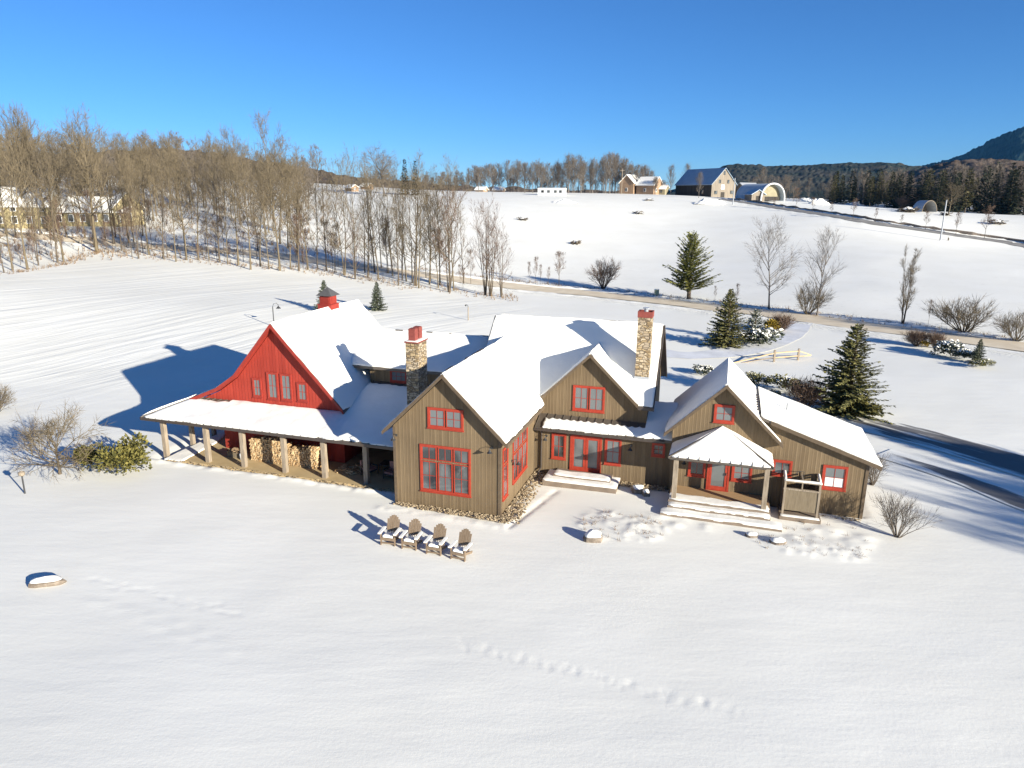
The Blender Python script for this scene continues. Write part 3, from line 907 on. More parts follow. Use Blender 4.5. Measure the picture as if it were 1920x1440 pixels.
snow(roof_porch, (8.0, 5.97, 2.9), (8.0, 3.8, 2.9), APX, (10.60, 5.97, 4.12), th=.08, jit=(.03, .12, .05, 0), wob=.03, edges='re')
snow(roof_porch, (13.25, 3.8, 2.9), (13.25, 5.97, 2.9), APX, (10.64, 5.97, 4.12), th=.08, jit=(.14, .02, .05, 0), wob=.05, edges='le')
bb = MB().box(8.06, 4.02, 2.70, 13.19, 4.26, 2.825).box(8.16, 4.262, 2.71, 8.36, 5.97, 2.825).box(12.9, 4.262, 2.71, 13.1, 5.97, 2.825)
part('porch_beam', bb, M['post'], house)
for (a, b) in ((8.41, 4.14), (12.96, 4.14)):
    part('porch_post', MB().box(a - .12, b - .12, .5, a + .12, b + .12, 2.7), M['post'], house)
part('porch_post', MB().box(8.28, 5.80, .5, 8.46, 5.97, 2.7), M['post'], house)
deck = part('porch_deck', MB().box(8.15, 3.9, -.1, 13.3, 6.0, .494), M['stepwood'], house)
part('deck_floor', MB().box(8.2, 4.3, .40, 13.25, 5.99, .5), M['deckwood'], deck)
snow(deck, (8.15, 3.9, .5), (13.3, 3.9, .5), (13.3, 4.62, .5), (8.15, 4.85, .5), th=.05, jit=(.03, .03, .03, .1), wob=.12, edges='lret', name='snow_layer')
st = part('porch_step', MB().box(8.15, 3.52, -.15, 13.3, 3.898, .31), M['stepwood'], house)
snow(st, (8.15, 3.5, .31), (13.3, 3.5, .31), (13.3, 3.89, .31), (8.15, 3.89, .31), th=.09, jit=(.02, .02, .02, 0), wob=.05, edges='lre', name='snow_layer')
st = part('porch_step', MB().box(7.85, 2.9, -.3, 13.85, 3.518, .10), M['stepwood'], house)
snow(st, (7.85, 2.88, .10), (13.85, 2.88, .10), (13.85, 3.5, .10), (7.85, 3.5, .10), th=.10, jit=(.0, .0, .02, 0), wob=.06, edges='lre', name='snow_layer')

# --- front steps at the french door
st = part('front_step', MB().box(.95, 4.95, -.2, 5.2, 6.66, .24), M['stepwood'], house)
snow(st, (.95, 4.95, .24), (5.2, 4.95, .24), (5.2, 6.6, .24), (.95, 6.6, .24), th=.09, jit=(.02, .02, .02, 0), wob=.03, name='snow_layer', edges='lret')
st = part('front_step', MB().box(1.45, 5.5, .242, 4.75, 6.67, .42), M['stepwood'], house)
snow(st, (1.45, 5.5, .42), (4.75, 5.5, .42), (4.75, 6.35, .42), (1.45, 6.35, .42), th=.08, jit=(.02, .02, .02, .1), wob=.05, name='snow_layer', edges='lret')

# --- link between barn and house
cz = lambda b: 5.35 + .423 * (b - 7.8)
w = MB().box(-11.6, 8.2, -.3, -3.88, 15.0, 5.25)
wall_link = part('wall', w, M['brown'], house)
rb = MB()
roof(rb, [(-12.9, 7.8, cz(7.8)), (-4.05, 7.8, cz(7.8)), (-4.05, 11.7, 7.0), (-14.45, 11.7, 7.0)])
roof(rb, [(-14.45, 11.7, 7.0), (-4.05, 11.7, 7.0), (-4.05, 15.6, cz(7.8)), (-12.9, 15.6, cz(7.8))])
roof_link = part('roof', rb, M['roofmetal'], house)
snow(roof_link, (-12.9, 7.8, cz(7.8)), (-4.05, 7.8, cz(7.8)), (-4.05, 11.7, 7.0), (-14.45, 11.7, 7.0), jit=(0, 0, .05, 0), wob=.04, edges='et', n=(36, 14))
snow(roof_link, (-4.05, 15.6, cz(7.8)), (-12.9, 15.6, cz(7.8)), (-14.45, 11.7, 7.0), (-4.05, 11.7, 7.0), edges='e', n=(20, 6))

# --- barn wing
BP = (-15.75, 8.52)
prof = [(-22.3, 3.25), (-20.1, 4.17), (-18.7, 5.12), BP, (-11.1, 3.57)]
w = MB().prism([(-22.15, 3.0), (-20.12, 3.9), (-18.7, 4.88), (BP[0], 8.28), (-11.4, 3.65), (-11.4, -.3), (-20.1, -.3), (-20.1, 3.0)], 4.2, 14.2)
wall_barn = part('wall', w, M['red'], house, label='red board gable wall of the barn wing')
rb = MB()
for (x0, z0), (x1, z1) in zip(prof[1:], prof[2:]):
    roof(rb, [(x0, 3.8, z0), (x1, 3.8, z1), (x1, 14.6, z1), (x0, 14.6, z0)], .17)
roof(rb, [(-22.3, 3.8, 3.25), (-20.1, 3.8, 4.17), (-20.1, 4.25, 4.17), (-22.3, 4.25, 3.25)], .15)
roof_barn = part('roof', rb, M['roofmetal'], house, label='steep barn roof covered with snow')
sf = MB()
for (x0, z0), (x1, z1) in zip(prof, prof[1:]):
    sf.slab([(x0, 3.83, z0 - .18), (x1, 3.83, z1 - .18), (x1, 4.19, z1 - .18), (x0, 4.19, z0 - .18)], .03)
part('soffit', sf, M['redtrim_dark'], roof_barn)
fb = MB()
rake(fb, FRONT(3.8), prof, h=.24)
part('rake_board', fb, M['redtrim_dark'], roof_barn)
snow(roof_barn, (-11.1, 3.8, 3.57), (-11.1, 14.6, 3.57), (BP[0], 14.6, BP[1]), (BP[0], 3.8, BP[1]), jit=(.06, .05, .03, 0), wob=.04, edges='lre', n=(40, 20))
snow(roof_barn, (-18.7, 14.6, 5.12), (-18.7, 3.8, 5.12), (BP[0], 3.8, BP[1]), (BP[0], 14.6, BP[1]), jit=(.05, .08, 0, .0), wob=.04, edges='lr', n=(24, 8))
snow(roof_barn, (-20.1, 14.6, 4.17), (-20.1, 3.8, 4.17), (-18.7, 3.8, 5.12), (-18.7, 14.6, 5.12), jit=(.05, .08, 0, 0), wob=.04, edges='lr', n=(24, 4))
# porch roof wrapping the barn and covering the terrace
pz = lambda b: 2.62 + .25 * (b - 1.3)
lz = lambda a: 2.62 + .42 * (a + 23.8)
rb = MB()
roof(rb, [(-23.8, 1.3, 2.62), (-5.95, 1.3, 2.62), (-5.95, 8.2, pz(8.2)), (-11.4, 8.2, pz(8.2)), (-11.4, 4.2, pz(4.2)), (-22.07, 4.2, pz(4.2))], .12)
roof(rb, [(-23.8, 1.3, 2.62), (-22.07, 4.2, lz(-22.07)), (-20.1, 4.26, lz(-20.1)), (-20.1, 14.4, lz(-20.1)), (-23.8, 14.4, 2.62)], .12)
roof_low = part('roof', rb, M['roofmetal'], house, label='long low porch roof with snow sliding to its eave')
sb = MB()
seams(sb, (-23.2, 1.28, 2.62), (-11.45, 1.28, 2.62), (-11.45, 4.18, pz(4.18)), (-21.9, 4.18, pz(4.18)), step=.5)
seams(sb, (-11.4, 1.28, 2.62), (-6.0, 1.28, 2.62), (-6.0, 8.15, pz(8.15)), (-11.35, 8.15, pz(8.15)), step=.5)
sb.bar((-23.8, 1.3, 2.65), (-22.07, 4.2, pz(4.2) + .03), .1, .05)
part('seam', sb, M['roofmetal'], roof_low)
fb = MB()
rake(fb, FRONT(1.3), [(-23.8, 2.62), (-5.95, 2.62)], h=.17)
rake(fb, lambda s, d, z: (-23.8 - d, s, z), [(1.28, 2.62), (14.4, 2.62)], h=.17)
part('fascia', fb, M['dark_trim'], roof_low)
snow(roof_low, (-23.6, 1.3, 2.62), (-19.2, 1.3, 2.62), (-19.2, 4.2, pz(4.2)), (-22.0, 4.2, pz(4.2)), th=.10, jit=(.05, 0, .0, .42), wob=.10, edges='let', n=(24, 14))
snow(roof_low, (-19.2, 1.3, 2.62), (-11.4, 1.3, 2.62), (-11.4, 4.2, pz(4.2)), (-19.2, 4.2, pz(4.2)), th=.10, jit=(0, 0, .0, .03), wob=.05, edges='et', n=(60, 14))
snow(roof_low, (-11.4, 1.3, 2.62), (-5.95, 1.3, 2.62), (-5.95, 8.15, pz(8.15)), (-11.4, 8.15, pz(8.15)), th=.10, jit=(0, .05, .06, .3), wob=.1, edges='ret', n=(50, 24), scallop=.12)
snow(roof_low, (-23.8, 14.4, 2.62), (-23.8, 1.45, 2.62), (-22.1, 4.2, lz(-22.1)), (-22.1, 14.4, lz(-22.1)), th=.14, jit=(.05, .1, -.02, 0), wob=.05, edges='le', n=(30, 6))
snow(roof_low, (-22.1, 14.4, lz(-22.1)), (-22.1, 4.25, lz(-22.1)), (-20.1, 4.25, lz(-20.1)), (-20.1, 14.4, lz(-20.1)), th=.12, jit=(.05, .1, 0, 0), wob=.04, edges='lr', n=(24, 6))
for a in (-22.55, -19.4, -16.8, -13.95, -11.28, -8.58):
    part('porch_post', MB().box(a - .13, 1.60, 0, a + .13, 1.86, 2.5), M['post'], house)
for b in (4.06, 6.1):
    part('porch_post', MB().box(-22.68, b - .12, 0, -22.44, b + .12, 2.9), M['post'], house)
part('porch_beam', MB().box(-22.7, 1.63, 2.34, -5.96, 1.83, 2.505), M['redtrim_dark'], house)
part('porch_floor', MB().box(-22.2, 1.35, -.3, -5.93, 8.19, .07).box(-20.09, 4.0, -.2, -11.5, 4.19, .075), M['slab'], house)

# cupola on the barn ridge
cu = MB()
def lid(mb, x, y, z, r, h, r2=0):
    mb.add([(x - r, y - r, z), (x + r, y - r, z), (x + r, y + r, z), (x - r, y + r, z), (x, y, z + h)], [(0, 1, 4), (1, 2, 4), (2, 3, 4), (3, 0, 4), (3, 2, 1, 0)])
CX, CY = -16.05, 10.9
cu.box(CX - .52, CY - .52, 7.6, CX + .52, CY + .52, 8.74)
cu.box(CX - .56, CY - .56, 8.742, CX + .56, CY + .56, 8.79)
cu.box(CX - .41, CY - .41, 8.792, CX + .41, CY + .41, 9.38)
cupola = part('cupola', cu, M['redtrim_dark'], house)
lv = MB()
for k in range(7):
    lv.box(CX - .30, CY - .44, 8.86 + k * .07, CX + .30, CY - .412, 8.90 + k * .07)
    lv.box(CX + .412, CY - .30, 8.86 + k * .07, CX + .44, CY + .30, 8.90 + k * .07)
part('louver', lv, M['redtrim_dark'], cupola)
cr_ = MB()
lid(cr_, CX, CY, 9.36, .60, .56)
part('cupola_roof', cr_, M['slate'], cupola)

# chimneys
ch = part('chimney', MB().box(-7.0, 4.0, -.2, -6.25, 5.25, 7.95), M['stone'], house, label='stone chimney with two red clay flues on a snowy cap')
part('cap', MB().box(-7.06, 3.94, 7.952, -6.19, 5.31, 8.02), M['clay'], ch)
snow(ch, (-7.04, 3.96, 8.02), (-6.21, 3.96, 8.02), (-6.21, 5.29, 8.02), (-7.04, 5.29, 8.02), th=.05, n=(8, 8), jit=(.02, .02, .02, .02), wob=.01, name='snow_cap', edges='lret')
for b in (4.12, 4.72):
    part('flue', MB().box(-6.86, b, 8.05, -6.46, b + .42, 8.72).box(-6.83, b + .03, 8.722, -6.49, b + .39, 8.75), M['clay'], ch)
ch = part('chimney', MB().box(5.48, 8.5, 4.6, 6.27, 9.25, 9.42), M['stone'], house, label='tall tan stone chimney with a red collar on the main roof')
part('cap', MB().box(5.45, 8.47, 9.422, 6.30, 8.53, 9.76).box(5.45, 9.22, 9.422, 6.30, 9.28, 9.76).box(5.45, 8.532, 9.422, 5.51, 9.218, 9.76).box(6.24, 8.532, 9.422, 6.30, 9.218, 9.76), M['clay'], ch)
part('flue', MB().tube([(5.88, 8.88, 9.3), (5.88, 8.88, 9.86)], [.12, .12], 10, True).tube([(5.88, 8.88, 9.9), (5.88, 8.88, 9.94)], [.2, .2], 10, True), M['galv'], ch)
part('flashing', MB().box(5.44, 8.46, 5.3, 6.31, 8.498, 5.95), M['galv'], ch)

# dark metal showing through along the ridges
def ridge_cap(parent, a, b, n, seed, drop=.0):
    rs_ = random.Random(seed)
    a, b = Vector(a), Vector(b)
    for _ in range(n):
        t = rs_.random() * .9
        l = rs_.uniform(.02, .09)
        part('ridge_cap', MB().bar(a.lerp(b, t), a.lerp(b, min(t + l, 1)), .10, .07), M['dark_trim'], parent)
ridge_cap(roof_great, (PU - .10, -.2, PZ + .02), (PU - .10, 7.5, PZ + .02), 7, 1)
ridge_cap(roof_main, (-3.9, 11.46, mz(11.4) + .07), (6.5, 11.46, mz(11.4) + .07), 9, 2)
ridge_cap(roof_link, (-11.5, 11.74, 7.07), (-4.3, 11.74, 7.07), 6, 3)
ridge_cap(roof_wing, (10.70, 5.8, 6.63), (10.70, 9, 6.63), 4, 4)

# --- windows and doors
def window(s0, s1, z0, z1, m, units, cas=.10, trim='redtrim', glass='glass', sash=.045, mun=.022, name='window', label=None, curtain=None):
    """outer casing s0..s1, z0..z1; units are (fs0, fs1, fz0, fz1, nx, ny) as fractions of the inside"""
    mb = MB()
    a0, a1, b0, b1 = s0 + cas, s1 - cas, z0 + cas, z1 - cas
    mb.box(s0, .002, z0, a0, .062, z1, m).box(a1, .002, z0, s1, .062, z1, m).box(a0, .002, z0, a1, .062, b0, m).box(a0, .002, b1, a1, .062, z1, m)
    mb.box(s0 - .03, .002, z0 - .05, s1 + .03, .085, z0 - .002, m)
    fr = MB()
    panes = []
    for f0, f1, g0, g1, nx, ny in units:
        x0, x1 = a0 + (a1 - a0) * f0, a0 + (a1 - a0) * f1
        y0, y1 = b0 + (b1 - b0) * g0, b0 + (b1 - b0) * g1
        q = sash
        fr.box(x0, .003, y0, x0 + q, .045, y1, m).box(x1 - q, .003, y0, x1, .045, y1, m)
        fr.box(x0 + q, .003, y0, x1 - q, .045, y0 + q, m).box(x0 + q, .003, y1 - q, x1 - q, .045, y1, m)
        for i in range(1, nx):
            c = x0 + (x1 - x0) * i / nx
            fr.box(c - mun / 2, .004, y0 + q, c + mun / 2, .034, y1 - q, m)
        for i in range(1, ny):
            c = y0 + (y1 - y0) * i / ny
            fr.box(x0 + q, .004, c - mun / 2, x1 - q, .036, c + mun / 2, m)
        panes.append((x0 + q, x1 - q, y0 + q, y1 - q))
    # mullions between units
    fs = sorted({round(u_[0], 3) for u_ in units} - {0})
    o = part(name, mb, M[trim], house, label=label)
    part('sash', fr, M[trim if trim != 'redtrim_dark' else 'redtrim'], o)
    for x0, x1, y0, y1 in panes:
        part('pane', MB().box(x0, .001, y0, x1, .016, y1, m), M[glass], o)
        if curtain:
            c0, c1 = curtain
            part('curtain', MB().box(x0 + .02, .017, y0 + (y1 - y0) * c0, x1 - .02, .020, y0 + (y1 - y0) * c1, m), M['curtain'], o)
    return o
def grid3(rows):
    u_ = []
    for c in range(3):
        f0, f1 = c / 3 + (.016 if c else 0), (c + 1) / 3 - (.016 if c < 2 else 0)
        for g0, g1, nx, ny in rows: u_.append((f0, f1, g0, g1, nx, ny))
    return u_
F0, F6, F7, FW, FB = FRONT(0), FRONT(6.68), FRONT(7.57), FRONT(6.0), FRONT(4.2)
PAIR = [(0, .475, 0, 1, 2, 2), (.525, 1, 0, 1, 2, 2)]
ONE = [(0, 1, 0, 1, 2, 2)]
window(-4.42, -1.60, .93, 3.54, F0, grid3([(0, .66, 2, 2), (.70, 1, 2, 1)]), glass='glass2', label='large red three-part window with transoms above')
window(-3.94, -1.98, 4.48, 5.58, F0, PAIR)
window(.30, 1.16, .80, 3.62, RIGHT(0), [(0, 1, 0, .66, 2, 2), (0, 1, .70, 1, 2, 1)], glass='glass2')
window(2.06, 4.86, 1.02, 3.52, RIGHT(0), grid3([(0, .66, 2, 2), (.70, 1, 2, 1)]), glass='glass2')
window(2.04, 3.93, 3.84, 5.37, F7, PAIR)
window(1.04, 1.90, 1.0, 2.58, F6, ONE, glass='glass2')
window(4.2, 5.16, 1.02, 2.60, F6, ONE)
window(6.88, 7.62, 1.84, 2.62, F6, ONE, glass='glass2', cas=.09)
window(10.1, 11.16, 4.40, 5.40, FW, ONE)
window(8.98, 9.90, 1.18, 2.12, FW, [(0, 1, 0, 1, 2, 1)], glass='glass2')
window(11.28, 12.33, 1.18, 2.14, FW, ONE)
window(13.32, 14.30, 1.76, 2.64, FW, [(0, 1, 0, 1, 2, 1)], glass='glass2')
window(15.80, 17.0, 1.32, 2.64, FW, ONE, curtain=(.02, .48), label='red window with white curtain in its lower half')
BW = dict(trim='redtrim_dark', cas=.09)
window(-17.64, -16.98, 3.74, 4.98, FB, ONE, **BW)
window(-16.56, -15.78, 3.70, 5.44, FB, ONE, **BW)
window(-15.60, -14.80, 3.70, 5.42, FB, ONE, **BW)
window(-14.44, -13.72, 3.76, 4.97, FB, ONE, **BW)
window(-10.15, -8.95, 4.36, 5.18, FRONT(8.2), [(0, 1, 0, 1, 3, 2)], **BW)
def door(s0, s1, z0, z1, m, leaves, label):
    mb = MB()
    c = .1
    mb.box(s0, .002, z0, s0 + c, .062, z1, m).box(s1 - c, .002, z0, s1, .062, z1, m).box(s0 + c, .002, z1 - c, s1 - c, .062, z1, m)
    mb.box(s0 - .02, .002, z0 - .05, s1 + .02, .12, z0 - .002, m)
    n = leaves
    w_ = (s1 - s0 - 2 * c) / n
    gl = []
    for i in range(n):
        a0, a1 = s0 + c + i * w_ + .01, s0 + c + (i + 1) * w_ - .01
        q = .13
        mb.box(a0, .003, z0, a0 + q, .046, z1 - c, m).box(a1 - q, .003, z0, a1, .046, z1 - c, m)
        mb.box(a0 + q, .003, z0, a1 - q, .046, z0 + .22, m).box(a0 + q, .003, z1 - c - q, a1 - q, .046, z1 - c, m)
        gl.append((a0 + q, a1 - q, z0 + .22, z1 - c - q))
    o = part('door', mb, M['redtrim'], house, label=label)
    for x0, x1, y0, y1 in gl:
        part('pane', MB().box(x0, .001, y0, x1, .018, y1, m), M['glass2'], o)
    part('handle', MB().box(s0 + c + w_ - .10, .047, z0 + .9, s0 + c + w_ - .06, .10, z0 + 1.05, m), M['metal'], o)
door(2.16, 4.02, .43, 2.60, F6, 2, 'red double french door above the snowy steps')
door(10.0, 11.18, .52, 2.55, FW, 1, 'red glazed door under the small hipped porch')
def wall_lamp(s, z, m):
    mb = MB()
    pts = [m(s, .0, z), m(s, .18, z + .12), m(s, .34, z + .1), m(s, .40, z - .02)]
    mb.tube(pts, [.014] * 4, 6)
    mb.box(s - .05, .002, z - .06, s + .05, .03, z + .06, m)
    o = part('wall_lamp', mb, M['metal'], house)
    sh = MB().tube([m(s, .40, z + .02), m(s, .40, z - .06), m(s, .40, z - .14)], [.03, .07, .15], 10)
    part('lamp_shade', sh, M['metal'], o)
for s, z, m in ((-5.75, 3.85, F0), (-.45, 3.75, F0), (1.9, 2.4, RIGHT(0)), (.72, 2.35, F6), (5.7, 2.3, F6), (8.75, 2.1, FW)):
    wall_lamp(s, z, m)

# --- terrace and porch contents
def logs_mesh(u0, u1, v0, v1, top, seed):
    rs = random.Random(seed)
    mb = MB()
    z, row = .13, 0
    while z < 1.75:
        x = u0 + (.06 if row % 2 else 0)
        while x < u1:
            r = rs.uniform(.05, .085)
            if z < top((x - u0) / (u1 - u0)) + rs.uniform(-.08, .08):
                n = rs.choice((3, 4, 5, 6))
                a0 = rs.random() * 6.28
                y0, y1 = v0 + rs.uniform(-.05, .05), v1 + rs.uniform(-.04, .04)
                ring = [(x + r * math.cos(a0 + 6.283 * k / n), z + r * math.sin(a0 + 6.283 * k / n)) for k in range(n)]
                mb.prism(ring, y0, y1)
            x += r * 2.05
        z += .125
        row += 1
    return mb
ws = rot_root('firewood_stack', 'long stack of split pale firewood against the red porch wall', 'firewood')
part('log', logs_mesh(-17.1, -12.4, 2.75, 3.3, lambda t: 1.5 + .18 * math.sin(t * 7) - .35 * max(0, t - .55), 1), M['logs'], ws)['kind'] = 'stuff'
ws = rot_root('kindling_pile', 'low scattered heap of small split wood on the porch floor beside the barn corner', 'firewood')
def heap(u0, u1, v0, v1, n, seed, l=.35):
    rs = random.Random(seed); mb = MB()
    for _ in range(n):
        x, y, a = rs.uniform(u0, u1), rs.uniform(v0, v1), rs.random() * 3.14
        z = .10 + .22 * rs.random() * (1 - abs((x - u0) / (u1 - u0) - .5) * 1.6)
        dx, dy = math.cos(a) * l / 2, math.sin(a) * l / 2
        mb.bar((x - dx, y - dy, z), (x + dx, y + dy, z + rs.uniform(-.05, .08)), .06, .05)
    return mb
part('log', heap(-11.2, -9.8, 2.6, 3.7, 60, 3), M['logs'], ws)['kind'] = 'stuff'
for k, (a0, a1) in enumerate(((-12.28, -12.0), (-12.05, -11.72))):
    o = rot_root('leaning_board', ('pale board leaning beside the firewood stack', 'second pale board leaning nearer the porch post by the firewood')[k], 'board')
    part('plank', MB().bar((a1 + .1, 2.5, .1), (a0 - .05, 3.2, 1.5), .16, .03), M['logs'], o)
o = rot_root('milk_can', 'white enamel milk can on the porch floor by the firewood', 'milk can')
part('body', MB().tube([(-17.75, 2.75, .07), (-17.75, 2.75, .42), (-17.75, 2.75, .52), (-17.75, 2.75, .62)], [.15, .16, .09, .11], 12, True), M['jug'], o, smooth=True)
part('handle', MB().tube([(-17.66, 2.75, .58), (-17.54, 2.75, .55), (-17.58, 2.75, .40)], [.015] * 3, 6), M['jug'], o)
o = rot_root('planter_box', 'rough wooden planter of dry stalks beside the milk can on the porch', 'planter')
part('box', MB().box(-18.9, 2.8, .07, -18.0, 3.3, .40), M['greywood'], o)
part('stalk', heap(-18.8, -18.1, 2.85, 3.25, 30, 8, .3), M['litter'], o).location = (0, 0, .32)
def lounge_chair(label, a, b, rz):
    o = thing('patio_chair', label, 'chair', hw(a, b, .07), -YAW + rz, 'cushioned chairs on the dark terrace')
    part('seat', MB().box(-.34, -.34, .26, .34, .34, .33), M['metal'], o)
    part('cushion', MB().box(-.30, -.30, .332, .30, .30, .45), M['cushion'], o)
    part('backrest', MB().box(-.34, .30, .33, .34, .38, .9), M['cushion'], o)
    for s in (-1, 1):
        part('armrest', MB().box(s * .36 - .03, -.34, .5, s * .36 + .03, .34, .56), M['metal'], o)
        for y in (-.3, .3): part('leg', MB().box(s * .36 - .02, y - .02, 0, s * .36 + .02, y + .02, .5), M['metal'], o)
lounge_chair('patio chair with red cushion beside the last porch post', -9.1, 3.0, R(70))
lounge_chair('patio chair with red cushion near the great room wall', -7.6, 2.9, R(-10))
lounge_chair('patio chair with red cushion deep under the terrace roof', -7.9, 5.0, R(200))
o = thing('patio_table', 'low dark table among the terrace chairs', 'table', hw(-8.3, 4.0, .07), -YAW)
part('tabletop', MB().box(-.5, -.4, .40, .5, .4, .44), M['metal'], o)
for x in (-.44, .44):
    for y in (-.34, .34): part('leg', MB().box(x - .02, y - .02, 0, x + .02, y + .02, .40), M['metal'], o)

# --- outdoor shower screen by the right wing
sw = rot_root('shower_enclosure', 'waist-high weathered wooden screen with snow on its top rail beside the hipped porch', 'shower screen')
part('platform', MB().box(13.8, 4.45, -.4, 15.8, 5.98, .12), M['stepwood'], sw)
snow(sw, (13.85, 4.46, .12), (15.75, 4.46, .12), (15.75, 4.74, .12), (13.85, 4.74, .12), th=.05, n=(16, 4), wob=.02, name='snow_layer', edges='lret', jit=(.02, .02, .0, .02))
for (a, b, z) in ((13.95, 4.8, 2.0), (15.62, 4.8, 2.0), (13.95, 5.9, 2.12), (15.62, 5.9, 2.12)):
    part('post', MB().box(a - .05, b - .05, .12, a + .05, b + .05, z), M['post'], sw)
part('panel', MB().box(14.0, 4.78, .36, 15.57, 4.82, 1.50), M['greywood'], sw)
for a in (13.95, 15.62): part('panel', MB().box(a - .02, 4.85, .36, a + .02, 5.85, 1.75), M['greywood'], sw)
part('rail', MB().box(13.88, 4.74, 1.5, 15.69, 4.86, 1.58), M['post'], sw)
part('rail', MB().box(13.88, 4.72, 1.94, 15.69, 4.88, 2.0), M['post'], sw)
part('baluster', MB().box(14.74, 4.77, 1.58, 14.8, 4.83, 1.94), M['post'], sw)
part('rail', MB().box(14.75, 4.9, 1.96, 14.83, 5.9, 2.04), M['post'], sw)
snow(sw, (13.88, 4.72, 2.0), (15.69, 4.72, 2.0), (15.69, 4.88, 2.0), (13.88, 4.88, 2.0), th=.07, n=(20, 3), wob=.008, jit=(0, 0, 0, 0), name='snow_cap', edges='lret')
for a in (13.95, 15.62): snow(sw, (a - .06, 4.9, 2.02), (a + .06, 4.9, 2.02), (a + .06, 5.9, 2.1), (a - .06, 5.9, 2.1), th=.07, n=(3, 12), wob=.008, jit=(0, 0, 0, 0), name='snow_cap', edges='lret')
for a in (13.95, 15.62): part('rail', MB().box(a - .05, 4.9, 1.93, a + .05, 5.9, 2.0), M['post'], sw)
part('shower_pipe', MB().tube([(14.9, 5.9, 1.2), (14.9, 5.9, 2.15), (14.6, 5.75, 2.2), (14.5, 5.6, 2.1)], [.02] * 4, 6), M['metal'], sw)

# ------------------------------------------------------------------ plants
def rv(rs): return Vector((rs.uniform(-1, 1), rs.uniform(-1, 1), rs.uniform(-1, 1)))
def twig(mb, p, d, ln, w, rs):
    s = d.cross(rv(rs))
    if s.length < 1e-3: return
    s = s.normalized() * w / 2
    mb.add([p + s, p - s, p + d * ln], [(0, 1, 2)])
def limb(mb, p, d, ln, r, rs, segs=4, up=.12, bend=.18, sides=3, tip=.25):
    """a wandering tapering limb; returns its points"""
    pts, rad = [p.copy()], [r]
    d = d.normalized()
    for i in range(segs):
        d = (d + rv(rs) * bend + Vector((0, 0, up))).normalized()
        pts.append(pts[-1] + d * ln / segs)
        rad.append(r * (1 - (1 - tip) * (i + 1) / segs))
    mb.tube(pts, rad, sides)
    return pts
def sprout(mb, p, d, ln, r, lvl, rs, cfg):
    pts = limb(mb, p, d, ln, r, rs, 4 if lvl == 0 else 3, cfg['up'], cfg['bend'], 4 if lvl == 0 else 3)
    n = cfg['kids'][lvl] if lvl < len(cfg['kids']) else 0
    for k in range(n):
        q = rs.uniform(.25, 1.0) * (len(pts) - 1)
        i = min(int(q), len(pts) - 2)
        b = pts[i].lerp(pts[i + 1], q - i)
        ax = (pts[i + 1] - pts[i]).normalized()
        side = ax.cross(rv(rs)).normalized()
        dd = (ax * cfg['fwd'] + side + Vector((0, 0, cfg['up'])) * 1.5).normalized()
        f = rs.uniform(.35, .65) * (1.15 - .5 * q / (len(pts) - 1))
        if lvl + 1 < len(cfg['kids']): sprout(mb, b, dd, ln * f, r * .45, lvl + 1, rs, cfg)
        else: twig(mb, b, dd, ln * f * 1.1 + .25, cfg['tw'], rs)
    twig(mb, pts[-1], (pts[-1] - pts[-2]).normalized(), ln * .3 + .2, cfg['tw'] * 1.2, rs)
def bare_tree(seed, H=20, r=.22, start=.35, n1=26, lean=.03, L=.26, ang=(.5, 1.0), kids=(6, 7), up=.14, bend=.15, fwd=1.0, tw=.045, forks=1, trunk_to=.92, shape='oval'):
    rs = random.Random(seed)
    cfg = dict(kids=kids, up=up, bend=bend, fwd=fwd, tw=tw)
    tb, cb_ = MB(), MB()
    for f in range(forks):
        p = Vector((0, 0, -.3))
        d = Vector((rs.uniform(-lean, lean), rs.uniform(-lean, lean), 1))
        if forks > 1:
            a = 6.283 * f / forks + rs.random()
            d = Vector((math.cos(a) * .13, math.sin(a) * .13, 1))
            p += Vector((math.cos(a), math.sin(a), 0)) * r * .8
        hh = H * (1 if f == 0 else rs.uniform(.7, .98))
        pts, rad = [p.copy()], [r * 1.35]
        N = 9
        for i in range(N):
            d = (d + Vector((rs.uniform(-1, 1), rs.uniform(-1, 1), 0)) * .06 + Vector((0, 0, .08))).normalized()
            pts.append(pts[-1] + d * hh * trunk_to / N)
            rad.append(r * (1 - .88 * ((i + 1) / N) ** .9))
        tb.tube(pts, rad, 6)
        m = max(4, int(n1 / forks))
        for k in range(m):
            t = start + (1 - start) * ((k + rs.random()) / m)
            q = min(t, .995) * N
            i = min(int(q), N - 1)
            b = pts[i].lerp(pts[i + 1], q - i)
            a = rs.random() * 6.283
            tt = (t - start) / (1 - start)
            el = ang[0] + (ang[1] - ang[0]) * tt
            dd = Vector((math.cos(a) * math.cos(el), math.sin(a) * math.cos(el), math.sin(el)))
            if shape == 'oval': g = .55 + .75 * math.sin(math.pi * min(1, tt * .8 + .18))
            elif shape == 'vase': g = .5 + 1.0 * tt
            else: g = 1.15 - .75 * tt
            sprout(cb_, b, dd, hh * L * g * rs.uniform(.75, 1.15), r * (.42 - .25 * tt), 0, rs, cfg)
    return tb, cb_
def bush(seed, H=2.5, n=22, spread=.8, r=.03, kids=(6, 5), tw=.03, up=.08, round_=False):
    rs = random.Random(seed)
    cfg = dict(kids=kids, up=up, bend=.16, fwd=1.3, tw=tw)
    mb = MB()
    for k in range(n):
        a = rs.random() * 6.283
        t = math.sqrt(rs.random()) * spread
        d = Vector((math.cos(a) * t, math.sin(a) * t, 1)).normalized()
        ln = H * rs.uniform(.75, 1.0) * (1.0 if round_ else .9)
        sprout(mb, Vector((math.cos(a) * .12 * t, math.sin(a) * .12 * t, -.1)), d, ln, r, 0, rs, cfg)
    return mb
